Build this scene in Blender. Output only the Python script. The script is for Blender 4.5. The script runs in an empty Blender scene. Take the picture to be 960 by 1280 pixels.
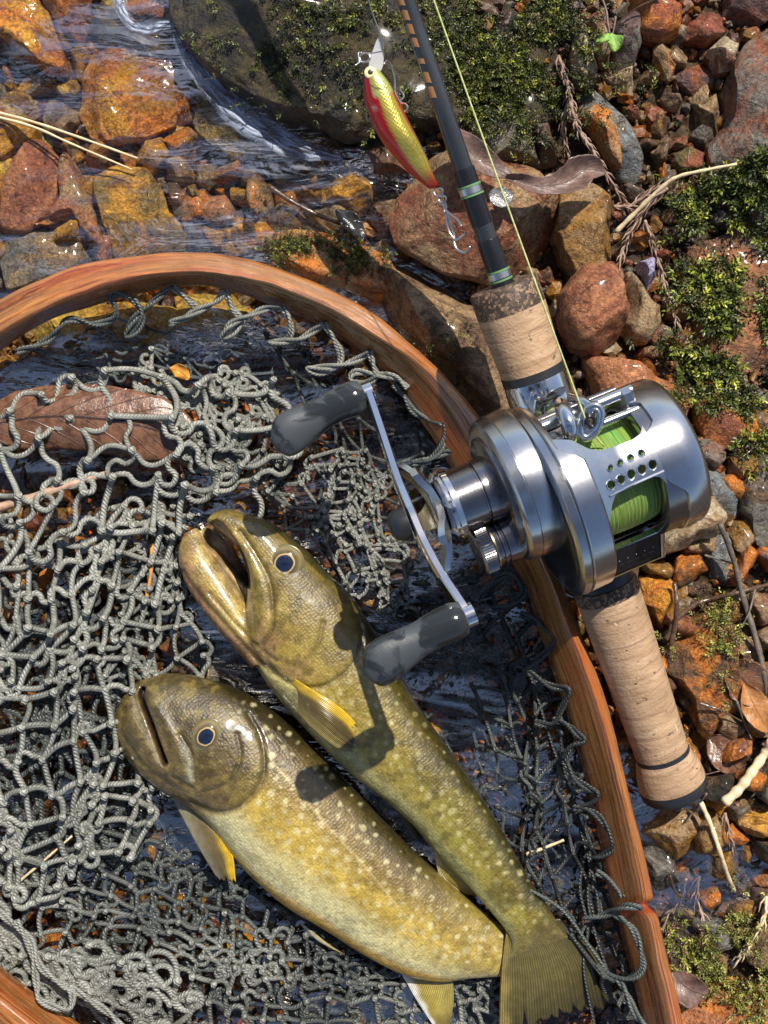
import bpy, math, random
import numpy as np
from mathutils import Vector

# ------------------------------------------------------------------ scene, camera, light
# one unit = one centimetre
C = bpy.context.scene
C.unit_settings.system = 'METRIC'; C.unit_settings.scale_length = 0.01
HC = 40.0; SC = 0.025
def P(px, py, z=0.0):
    k = (HC - z) / HC
    return np.array(((px - 480) * SC * k, (640 - py) * SC * k, z))
cam_d = bpy.data.cameras.new('camera'); cam = bpy.data.objects.new('camera', cam_d)
C.collection.objects.link(cam); C.camera = cam
cam.location = (0, 0, HC)
cam_d.sensor_fit = 'HORIZONTAL'; cam_d.sensor_width = 36; cam_d.lens = 36 * HC / 24.0
cam_d.clip_start = 0.5; cam_d.clip_end = 200000
cam_d.dof.use_dof = True; cam_d.dof.focus_distance = HC - 4.5; cam_d.dof.aperture_fstop = 9.0

SUN_EL, SUN_AZ = math.radians(54), math.atan2(0.90, 0.43)      # towards the upper right of the picture
world = bpy.data.worlds.new('World'); C.world = world; world.use_nodes = True
wn = world.node_tree; bg = wn.nodes['Background']
sky = wn.nodes.new('ShaderNodeTexSky'); sky.sky_type = 'NISHITA'; sky.sun_disc = False
sky.sun_elevation = SUN_EL; sky.sun_rotation = math.pi / 2 - SUN_AZ
sky.air_density = 1.0; sky.dust_density = 2.0; sky.altitude = 600
wn.links.new(sky.outputs[0], bg.inputs[0]); bg.inputs[1].default_value = 0.09
sun_d = bpy.data.lights.new('sun', 'SUN'); sun = bpy.data.objects.new('sun', sun_d); C.collection.objects.link(sun)
sun_d.energy = 5.0; sun_d.angle = math.radians(0.53); sun_d.color = (1, 0.94, 0.84)
sv = Vector((math.cos(SUN_EL) * math.cos(SUN_AZ), math.cos(SUN_EL) * math.sin(SUN_AZ), math.sin(SUN_EL)))
sun.rotation_euler = sv.to_track_quat('Z', 'Y').to_euler()
C.view_settings.view_transform = 'Standard'; C.view_settings.look = 'None'
C.view_settings.exposure = 0.42; C.view_settings.gamma = 1
C.render.engine = 'CYCLES'
C.cycles.max_bounces = 8; C.cycles.transparent_max_bounces = 16

rng = np.random.default_rng(7); random.seed(7)

# ------------------------------------------------------------------ small helpers
def nrm(v):
    v = np.asarray(v, float); return v / (np.linalg.norm(v, axis=-1, keepdims=True) + 1e-12)

def hash3(ix, iy, iz):
    h = (ix.astype(np.int64) * 374761393 + iy.astype(np.int64) * 668265263 + iz.astype(np.int64) * 2147483647 % 1274126177) & 0xffffffff
    h = ((h ^ (h >> 13)) * 1274126177) & 0xffffffff
    return ((h ^ (h >> 16)) & 0xffff) / 65535.0
def noise3(p):
    p = np.asarray(p, float) + 1000.0
    i = np.floor(p).astype(np.int64); f = p - i; f = f * f * (3 - 2 * f)
    r = 0
    for dx in (0, 1):
        for dy in (0, 1):
            for dz in (0, 1):
                w = (f[:, 0] if dx else 1 - f[:, 0]) * (f[:, 1] if dy else 1 - f[:, 1]) * (f[:, 2] if dz else 1 - f[:, 2])
                r = r + w * hash3(i[:, 0] + dx, i[:, 1] + dy, i[:, 2] + dz)
    return r * 2 - 1
def fbm(p, s=1.0, o=4, seed=0.0):
    r = 0; a = 1; t = 0
    p = np.asarray(p, float)
    for k in range(o):
        r = r + a * noise3(p * s + seed + 17.3 * k); t += a; a *= .5; s *= 2.03
    return r / t

def mesh_np(name, V, F, smooth=True, uv=None, cols=None):
    """V (n,3); F (m,k) int array or list of such arrays; uv per vertex; cols dict name->(n,3|4)"""
    V = np.asarray(V, np.float32); Fs = F if isinstance(F, list) else [F]
    Fs = [np.asarray(f, np.int32) for f in Fs if len(f)]
    me = bpy.data.meshes.new(name)
    me.vertices.add(len(V)); me.vertices.foreach_set('co', V.ravel())
    loops = np.concatenate([f.ravel() for f in Fs])
    tot = np.concatenate([np.full(len(f), f.shape[1], np.int32) for f in Fs])
    st = np.concatenate([[0], np.cumsum(tot)[:-1]]).astype(np.int32)
    me.loops.add(len(loops)); me.loops.foreach_set('vertex_index', loops)
    me.polygons.add(len(tot)); me.polygons.foreach_set('loop_start', st); me.polygons.foreach_set('loop_total', tot)
    me.polygons.foreach_set('use_smooth', np.full(len(tot), smooth))
    if uv is not None:
        l = me.uv_layers.new(name='UVMap'); l.data.foreach_set('uv', np.asarray(uv, np.float32)[loops].ravel())
    if cols:
        for k, c in cols.items():
            c = np.asarray(c, np.float32)
            if c.shape[1] == 3: c = np.concatenate([c, np.ones((len(c), 1), np.float32)], 1)
            a = me.color_attributes.new(k, 'FLOAT_COLOR', 'POINT'); a.data.foreach_set('color', c.ravel())
    me.update(calc_edges=True); me.validate()
    return me

def ob(name, me, mat=None, parent=None, loc=None):
    o = bpy.data.objects.new(name, me); C.collection.objects.link(o)
    if mat is not None and me is not None and not me.materials: me.materials.append(mat)
    if parent is not None: o.parent = parent
    if loc is not None: o.location = loc
    return o
def tag(o, label=None, cat=None, group=None, kind=None):
    if label: o['label'] = label
    if cat: o['category'] = cat
    if group: o['group'] = group
    if kind: o['kind'] = kind
    return o
def empty(name, loc=(0, 0, 0)):
    return ob(name, None, None, None, loc)

class MB:
    """collects pieces in world coordinates, links them as one object"""
    def __init__(s): s.V = []; s.F = {3: [], 4: []}; s.n = 0; s.UV = []; s.C = []
    def add(s, V, F, uv=None, col=None):
        V = np.asarray(V, float); F = F if isinstance(F, list) else [F]
        for f in F:
            f = np.asarray(f, int)
            if len(f): s.F[f.shape[1]].append(f + s.n)
        s.V.append(V); s.n += len(V)
        s.UV.append(np.zeros((len(V), 2)) if uv is None else uv)
        s.C.append(np.ones((len(V), 3)) if col is None else np.broadcast_to(np.asarray(col, float), (len(V), 3)))
        return s
    def build(s, name, mat, parent=None, smooth=True, origin=None, autos=None):
        V = np.concatenate(s.V)
        if parent is not None:
            V = V - np.array(parent.location)
        elif origin is not None: V = V - np.asarray(origin)
        F = [np.concatenate(f) for f in s.F.values() if f]
        me = mesh_np(name, V, F, smooth, np.concatenate(s.UV), {'col': np.concatenate(s.C)})
        if autos: me.set_sharp_from_angle(angle=math.radians(autos))
        o = ob(name, me, mat, parent)
        if parent is None and origin is not None: o.location = origin
        return o

def frames(pts):
    pts = np.asarray(pts, float); n = len(pts)
    t = np.gradient(pts, axis=0); t = nrm(t)
    up = np.array((0, 0, 1.0)) if abs(t[0][2]) < .9 else np.array((1.0, 0, 0))
    a = nrm(np.cross(t[0], up)); A = [a]
    for i in range(1, n):
        a = A[-1] - t[i] * np.dot(A[-1], t[i]); A.append(nrm(a))
    A = np.array(A); B = np.cross(t, A)
    return t, A, B
def tube(pts, r, k=8, caps=True, twist=0.0, lobes=0, lobe_amp=0.0, flat=1.0):
    pts = np.asarray(pts, float); n = len(pts)
    r = np.broadcast_to(np.asarray(r, float), (n,))
    t, A, B = frames(pts)
    L = np.concatenate([[0], np.cumsum(np.linalg.norm(np.diff(pts, axis=0), axis=1))])
    th = np.arange(k) / k * 2 * math.pi
    R = r[:, None] * (1 + (lobe_amp * np.cos(lobes * th[None] + twist * L[:, None]) if lobes else 0))
    V = pts[:, None] + R[..., None] * (np.cos(th)[None, :, None] * A[:, None] + flat * np.sin(th)[None, :, None] * B[:, None])
    uv = np.stack([np.repeat(L[:, None], k, 1), np.repeat((np.arange(k) / k)[None], n, 0)], -1)
    i = np.arange(n - 1)[:, None] * k; j = np.arange(k)[None]; j2 = (j + 1) % k
    F = np.stack([i + j, i + j2, i + k + j2, i + k + j], -1).reshape(-1, 4)
    V = V.reshape(-1, 3); uv = uv.reshape(-1, 2); Fs = [F]
    if caps:
        V = np.concatenate([V, pts[:1], pts[-1:]]); uv = np.concatenate([uv, [[0, 0], [L[-1], 0]]]); m = n * k
        jj = np.arange(k)
        Fs.append(np.stack([np.full(k, m), (jj + 1) % k, jj], 1))
        Fs.append(np.stack([np.full(k, m + 1), (n - 1) * k + jj, (n - 1) * k + (jj + 1) % k], 1))
    return V, Fs, uv
def catmull(pts, m=8, closed=False):
    p = np.asarray(pts, float)
    if closed: q = np.concatenate([p[-1:], p, p[:2]])
    else: q = np.concatenate([2 * p[:1] - p[1:2], p, 2 * p[-1:] - p[-2:-1]])
    t = np.linspace(0, 1, m, endpoint=False)[:, None]; out = []
    for i in range(1, len(q) - 2):
        a, b, c, d = q[i - 1], q[i], q[i + 1], q[i + 2]
        out.append(.5 * ((2 * b) + (c - a) * t + (2 * a - 5 * b + 4 * c - d) * t ** 2 + (3 * b - a - 3 * c + d) * t ** 3))
    out = np.concatenate(out)
    return out if closed else np.concatenate([out, p[-1:]])
def resample(pts, n):
    pts = np.asarray(pts, float); L = np.concatenate([[0], np.cumsum(np.linalg.norm(np.diff(pts, axis=0), axis=1))])
    s = np.linspace(0, L[-1], n)
    return np.stack([np.interp(s, L, pts[:, i]) for i in range(pts.shape[1])], 1)

_ico = {}
def ico(level):
    if level in _ico: return _ico[level]
    t = (1 + 5 ** .5) / 2
    V = nrm(np.array([(-1, t, 0), (1, t, 0), (-1, -t, 0), (1, -t, 0), (0, -1, t), (0, 1, t), (0, -1, -t), (0, 1, -t), (t, 0, -1), (t, 0, 1), (-t, 0, -1), (-t, 0, 1)]))
    F = np.array([(0, 11, 5), (0, 5, 1), (0, 1, 7), (0, 7, 10), (0, 10, 11), (1, 5, 9), (5, 11, 4), (11, 10, 2), (10, 7, 6), (7, 1, 8), (3, 9, 4), (3, 4, 2), (3, 2, 6), (3, 6, 8), (3, 8, 9), (4, 9, 5), (2, 4, 11), (6, 2, 10), (8, 6, 7), (9, 8, 1)])
    for _ in range(level):
        E = np.sort(np.concatenate([F[:, [0, 1]], F[:, [1, 2]], F[:, [2, 0]]]), 1)
        U, inv = np.unique(E, axis=0, return_inverse=True); inv = inv.ravel()
        M = nrm((V[U[:, 0]] + V[U[:, 1]]) / 2); n = len(V); m = len(F)
        a, b, c = inv[:m] + n, inv[m:2 * m] + n, inv[2 * m:] + n
        F = np.concatenate([np.stack([F[:, 0], a, c], 1), np.stack([F[:, 1], b, a], 1), np.stack([F[:, 2], c, b], 1), np.stack([a, b, c], 1)])
        V = np.concatenate([V, M])
    _ico[level] = (V, F); return _ico[level]

# ------------------------------------------------------------------ materials
class NT:
    def __init__(s, name):
        s.m = bpy.data.materials.new(name); s.m.use_nodes = True; s.t = s.m.node_tree
        s.b = s.t.nodes['Principled BSDF']; s.out = s.t.nodes['Material Output']
    def n(s, typ, **kw):
        nd = s.t.nodes.new('ShaderNode' + typ)
        for k, v in kw.items(): setattr(nd, k, v)
        return nd
    def set(s, sock, v):
        if isinstance(v, bpy.types.NodeSocket): s.t.links.new(v, sock)
        elif v is not None: sock.default_value = v
    def pos(s):
        g = s.n('NewGeometry'); return g.outputs['Position']
    def obj(s): return s.n('TexCoord').outputs['Object']
    def uv(s): return s.n('TexCoord').outputs['UV']
    def noise(s, vec, scale, detail=5, rough=.6, dist=0, out=0):
        nd = s.n('TexNoise'); s.set(nd.inputs['Vector'], vec); s.set(nd.inputs['Scale'], scale); nd.inputs['Detail'].default_value = detail
        nd.inputs['Roughness'].default_value = rough; nd.inputs['Distortion'].default_value = dist
        return nd.outputs[out]
    def voro(s, vec, scale, feature='F1', rnd=1.0, out='Distance'):
        nd = s.n('TexVoronoi', feature=feature); s.set(nd.inputs['Vector'], vec); s.set(nd.inputs['Scale'], scale)
        nd.inputs['Randomness'].default_value = rnd
        return nd.outputs[out]
    def ramp(s, fac, stops, interp='LINEAR'):
        nd = s.n('ValToRGB'); cr = nd.color_ramp; cr.interpolation = interp
        while len(cr.elements) < len(stops): cr.elements.new(.5)
        for e, (p, c) in zip(cr.elements, stops):
            e.position = p; e.color = (c, c, c, 1) if isinstance(c, (int, float)) else (*c, 1)
        s.set(nd.inputs[0], fac); return nd.outputs[0]
    def mix(s, fac, a, b, mode='MIX'):
        nd = s.n('Mix', data_type='RGBA', blend_type=mode)
        s.set(nd.inputs[0], fac)
        for sk, v in ((nd.inputs[6], a), (nd.inputs[7], b)):
            if isinstance(v, (tuple, list)) and len(v) == 3: v = (*v, 1)
            s.set(sk, v)
        return nd.outputs[2]
    def math(s, op, a, b=None, c=None):
        nd = s.n('Math', operation=op)
        s.set(nd.inputs[0], a)
        if b is not None: s.set(nd.inputs[1], b)
        if c is not None: s.set(nd.inputs[2], c)
        return nd.outputs[0]
    def mapping(s, vec, scale=(1, 1, 1), rot=(0, 0, 0), loc=(0, 0, 0)):
        nd = s.n('Mapping'); s.set(nd.inputs[0], vec); nd.inputs['Scale'].default_value = scale; nd.inputs['Rotation'].default_value = rot
        s.set(nd.inputs['Location'], loc); return nd.outputs[0]
    def bump(s, h, strength=.5, dist=.1, normal=None):
        nd = s.n('Bump'); s.set(nd.inputs['Strength'], strength); nd.inputs['Distance'].default_value = dist
        s.set(nd.inputs['Height'], h)
        if normal is not None: s.set(nd.inputs['Normal'], normal)
        return nd.outputs[0]
    def attr(s, name, typ='GEOMETRY', out='Color'):
        nd = s.n('Attribute', attribute_type=typ, attribute_name=name); return nd.outputs[out]
    def fin(s, color=None, rough=None, metal=None, normal=None, **kw):
        s.set(s.b.inputs['Base Color'], (*color, 1) if isinstance(color, tuple) and len(color) == 3 else color)
        if rough is not None: s.set(s.b.inputs['Roughness'], rough)
        if metal is not None: s.set(s.b.inputs['Metallic'], metal)
        if normal is not None: s.set(s.b.inputs['Normal'], normal)
        for k, v in kw.items(): s.set(s.b.inputs[k.replace('_', ' ')], v)
        return s.m

def stone_mat():
    s = NT('stone'); o = s.obj(); inf = s.n('ObjectInfo')
    off = s.math('MULTIPLY', inf.outputs['Random'], 50.0)
    cx = s.n('CombineXYZ'); s.set(cx.inputs[0], off); s.set(cx.inputs[1], off); s.set(cx.inputs[2], off)
    v = s.mapping(o, loc=cx.outputs[0])
    base = inf.outputs['Color']; c2 = s.attr('col2', 'OBJECT')
    f = s.ramp(s.noise(v, .75, 6, .68, .8), [(.42, 0.), (.56, 1.)])
    col = s.mix(f, base, c2)
    # fine speckle, pale grains and dark pits
    g = s.noise(v, 9, 6, .75)
    col = s.mix(s.ramp(g, [(.42, .8), (.6, 0.)]), col, s.mix(1.0, col, (.42, .36, .30), 'MULTIPLY'))
    g2 = s.noise(v, 5.3, 5, .7, .4)
    col = s.mix(s.ramp(g2, [(.54, 0.), (.70, .75)]), col, s.mix(1.0, s.mix(1.0, col, (1.9, 1.8, 1.7), 'MULTIPLY'), (.02, .016, .01), 'ADD'))
    st = s.noise(s.mapping(v, scale=(.6, 1.0, 2.0), rot=(.5, .7, .9)), 2.2, 5, .6, 1.2)
    col = s.mix(s.ramp(st, [(.36, .9), (.45, 0.)]), col, s.mix(1.0, col, (.34, .26, .22), 'MULTIPLY'))
    dv = s.ramp(s.math('ABSOLUTE', s.math('SUBTRACT', s.noise(v, 1.3, 3, .6, 1.0), .5)), [(.0, .8), (.018, 0.)])
    col = s.mix(dv, col, s.mix(1.0, col, (.35, .25, .2), 'MULTIPLY'))
    wet = s.attr('wet', 'OBJECT', 'Fac')
    rough = s.math('SUBTRACT', s.math('MULTIPLY_ADD', s.noise(v, 3.0, 3), .35, .48), s.math('MULTIPLY', wet, .42))
    h = s.math('ADD', s.noise(v, 2.2, 8, .68), s.math('MULTIPLY', s.noise(v, 14, 4, .7), .22))
    b = s.bump(h, .9, .30)
    s.set(s.b.inputs['Coat Weight'], s.math('MULTIPLY', wet, .5)); s.b.inputs['Coat Roughness'].default_value = .12
    return s.fin(col, rough, None, b)
M_STONE = stone_mat()

def pebble_mat():     # for the joined gravel: colour carried by each grain
    s = NT('gravel'); c = s.attr('col'); p = s.pos()
    col = s.mix(s.ramp(s.noise(p, 12, 5, .7), [(.35, .8), (.6, 0.)]), c, s.mix(1.0, c, (.4, .34, .3), 'MULTIPLY'))
    return s.fin(col, .38, None, s.bump(s.noise(p, 9, 5), .6, .08))
M_GRAVEL = pebble_mat()

def ground_mat():
    s = NT('stream_bed'); p = s.pos()
    c = s.ramp(s.noise(p, .55, 8, .7), [(.3, (.010, .007, .004)), (.5, (.040, .022, .009)), (.7, (.10, .055, .018))])
    sx = s.n('SeparateXYZ'); s.set(sx.inputs[0], p); c = s.mix(s.ramp(s.math('ADD', s.math('MULTIPLY', sx.outputs[2], 1.0), 1.2), [(0., 1.), (.7, 0.)]), c, s.mix(1.0, c, (1.7, 1.15, .45), 'MULTIPLY'))
    c = s.mix(s.ramp(s.voro(p, 3.2), [(.05, .6), (.3, 0.)]), c, (.17, .10, .05))
    return s.fin(c, .45, None, s.bump(s.math('ADD', s.noise(p, 1.6, 9, .7), s.voro(p, 3.2)), .8, .3))

def water_mat():
    s = NT('water'); p = s.pos()
    st = s.mapping(p, scale=(.5, 1.25, 1), rot=(0, 0, math.radians(-38)))
    n1 = s.noise(st, .55, 3, .5, 1.8); n2 = s.noise(p, 1.7, 2, .5, .6)
    h = s.math('ADD', n1, s.math('MULTIPLY', n2, .16))
    b = s.bump(h, .5, .30)
    dt = s.n('VectorMath', operation='DOT_PRODUCT'); s.set(dt.inputs[0], b); s.set(dt.inputs[1], s.n('NewGeometry').outputs['Incoming'])
    k5 = s.math('POWER', s.math('SUBTRACT', 1.0, s.math('ABSOLUTE', dt.outputs['Value'])), 5.0)
    mirror_streak = s.ramp(s.noise(s.mapping(p, scale=(.22, 1.0, 1), rot=(0, 0, math.radians(-40))), .42, 4, .55, 2.2), [(.47, 0.), (.56, 1.)])  # noise streaks that mirror more strongly, put in for patches of reflected sky
    fres = s.math('ADD', s.math('MULTIPLY_ADD', k5, .85, .06), s.math('MULTIPLY', mirror_streak, .34))
    gl = s.n('BsdfGlossy'); gl.inputs['Roughness'].default_value = .03; s.set(gl.inputs['Normal'], b); gl.inputs[0].default_value = (1, 1, 1, 1)
    tr = s.n('BsdfTransparent'); tr.inputs[0].default_value = (.97, .965, .93, 1)
    mx = s.n('MixShader'); s.set(mx.inputs[0], fres); s.set(mx.inputs[1], tr.outputs[0]); s.set(mx.inputs[2], gl.outputs[0])
    s.t.nodes.remove(s.b); s.t.links.new(mx.outputs[0], s.out.inputs[0])
    return s.m

# ------------------------------------------------------------------ the setting
def sstep(a, b, x):
    t = np.clip((x - a) / (b - a), 0, 1); return t * t * (3 - 2 * t)
def bed_z(x, y):
    """height of the stream bed; the bank is on the right"""
    px = x / SC + 480; py = 640 - y / SC
    lim = np.interp(py, [-400, 60, 230, 420, 560, 760, 1000, 1280, 1700], [470, 470, 520, 590, 660, 760, 845, 880, 900])
    land = sstep(-60, 70, px - lim)
    low = sstep(960, 1080, py) * sstep(1240, 1130, py)
    z = -1.7 + land * (2.05 - 0.75 * low)
    far = np.maximum(0, np.sqrt(x * x + y * y) - 22)
    return z + np.where(x > 0, 1, -.12) * np.minimum(far * .04, 60) * (x > 0)
def make_ground():
    a = np.concatenate([-np.geomspace(20000, 16, 26), np.linspace(-15.5, 15.5, 150), np.geomspace(16, 20000, 26)])
    b = np.concatenate([-np.geomspace(20000, 20, 26), np.linspace(-19.5, 19.5, 190), np.geomspace(20, 20000, 26)])
    X, Y = np.meshgrid(a, b); x, y = X.ravel(), Y.ravel()
    p = np.stack([x, y, 0 * x], 1)
    z = bed_z(x, y) + .28 * fbm(p, .7, 4) + .12 * fbm(p, 2.3, 3, 5)
    z += np.maximum(0, np.hypot(x, y) - 60) * .02 * fbm(p, .004, 3, 9)
    n = len(a); i = np.arange(len(b) - 1)[:, None] * n; j = np.arange(n - 1)[None]
    F = np.stack([i + j, i + j + 1, i + n + j + 1, i + n + j], -1).reshape(-1, 4)
    o = ob('ground', mesh_np('ground', np.stack([x, y, z], 1), F), ground_mat()); tag(o, kind='structure')
    o = ob('water', None)
    bpy.data.objects.remove(o)
    a = np.concatenate([[-4000, -400, -60], np.linspace(-15, 15, 60), [40, 60]]); b = np.concatenate([[-4000, -400, -60], np.linspace(-19, 19, 76), [60, 400, 4000]])
    X, Y = np.meshgrid(a, b); x, y = X.ravel(), Y.ravel(); n = len(a)
    i = np.arange(len(b) - 1)[:, None] * n; j = np.arange(n - 1)[None]
    F = np.stack([i + j, i + j + 1, i + n + j + 1, i + n + j], -1).reshape(-1, 4)
    p = np.stack([x, y, 0 * x], 1)
    z = .05 * fbm(p, .25, 3, 3)
    w = ob('water', mesh_np('water', np.stack([x, y, z], 1), F), water_mat()); tag(w, kind='structure')
make_ground()

COL = dict(gold=(.66, .33, .028), yellow=(.62, .44, .08), orange=(.64, .21, .02), rust=(.30, .10, .045), brown=(.15, .085, .045),
           tan=(.40, .27, .14), cream=(.55, .47, .31), grey=(.20, .19, .165), bluegrey=(.23, .27, .29), pink=(.48, .20, .09),
           olive=(.15, .12, .035), plum=(.15, .09, .085), dark2=(.075, .058, .018), dark=(.020, .018, .012), lilac=(.42, .40, .62), red=(.38, .10, .05), amber=(.34, .17, .025), mustard=(.30, .20, .05))
def poly_r(poly, c, ang):
    """radius of a polygon about c in the given directions"""
    q = np.asarray(poly) - c; n = len(q); r = np.zeros(len(ang)); dx, dy = np.cos(ang), np.sin(ang)
    for i in range(n):
        a, b = q[i], q[(i + 1) % n]; e = b - a
        den = dx * e[1] - dy * e[0]; den = np.where(abs(den) < 1e-9, 1e-9, den)
        t = (a[0] * e[1] - a[1] * e[0]) / den; u = (a[0] * dy - a[1] * dx) / den
        r = np.where((t > 0) & (u >= -1e-6) & (u <= 1 + 1e-6), np.maximum(r, t), r)
    return r
def stone_mesh(poly, z0, z1, seed, level=4, facets=7, rough=.05, box=.62):
    zeq = z0 + (z1 - z0) * .45
    W = np.array([P(x, y, zeq)[:2] for x, y in poly]); c = W.mean(0)
    table = np.linspace(-math.pi, math.pi, 181); rt = poly_r(W, c, table); rt[-1] = rt[0]
    k = np.array([1, 2, 3, 2, 1.]) / 9; ext = np.concatenate([rt[-3:-1], rt, rt[1:3]]); rt = np.convolve(ext, k, 'valid')
    V, F = ico(level); r = np.random.default_rng(seed)
    ang = np.arctan2(V[:, 1], V[:, 0]); h = np.hypot(V[:, 0], V[:, 1])
    q = np.stack([np.cos(ang) * h ** box, np.sin(ang) * h ** box, np.sign(V[:, 2]) * abs(V[:, 2]) ** .8], 1)
    for _ in range(facets):
        n = nrm(r.normal(size=3) * (1, 1, .8) + (0, 0, .75)); hh = r.uniform(.62, .9)
        d = q @ n - hh; q = q - n[None] * (np.maximum(d, 0) * .93)[:, None]
    R = np.interp(ang, table, rt)
    R = R * 1.07; size = rt.mean()
    X = np.stack([q[:, 0] * R, q[:, 1] * R, np.where(q[:, 2] > 0, q[:, 2] * (z1 - zeq), q[:, 2] * (zeq - z0))], 1)
    nz = fbm(X / size, 1.6, 5, seed * 1.7); nz2 = fbm(X, 2.6, 3, seed * 2.1 + 9)
    rid = -np.abs(fbm(X / size, 1.1, 3, seed * 3.1)) * 1.0
    X = X + nrm(V) * (nz * rough * size * 1.6 + nz2 * .035 * min(1, size) + rid * rough * size)[:, None]
    return X, F, np.array((c[0], c[1], zeq))
def stone(name, label, poly, z0, z1, c1, c2, cat='stone', level=None, group=None, wet=.35, **kw):
    seed = len(bpy.data.meshes) * 13 + 5
    sz = np.ptp(np.array(poly), axis=0).max()
    if level is None: level = 3 if sz < 32 else (4 if sz < 130 else 5)
    X, F, c = stone_mesh(poly, z0, z1, seed, level, **kw)
    o = ob(name, mesh_np(name, X, F), M_STONE, None, c)
    o.color = (*COL[c1], 1); o['col2'] = COL[c2]; o['wet'] = float(wet)
    return tag(o, label, cat, group)
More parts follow.
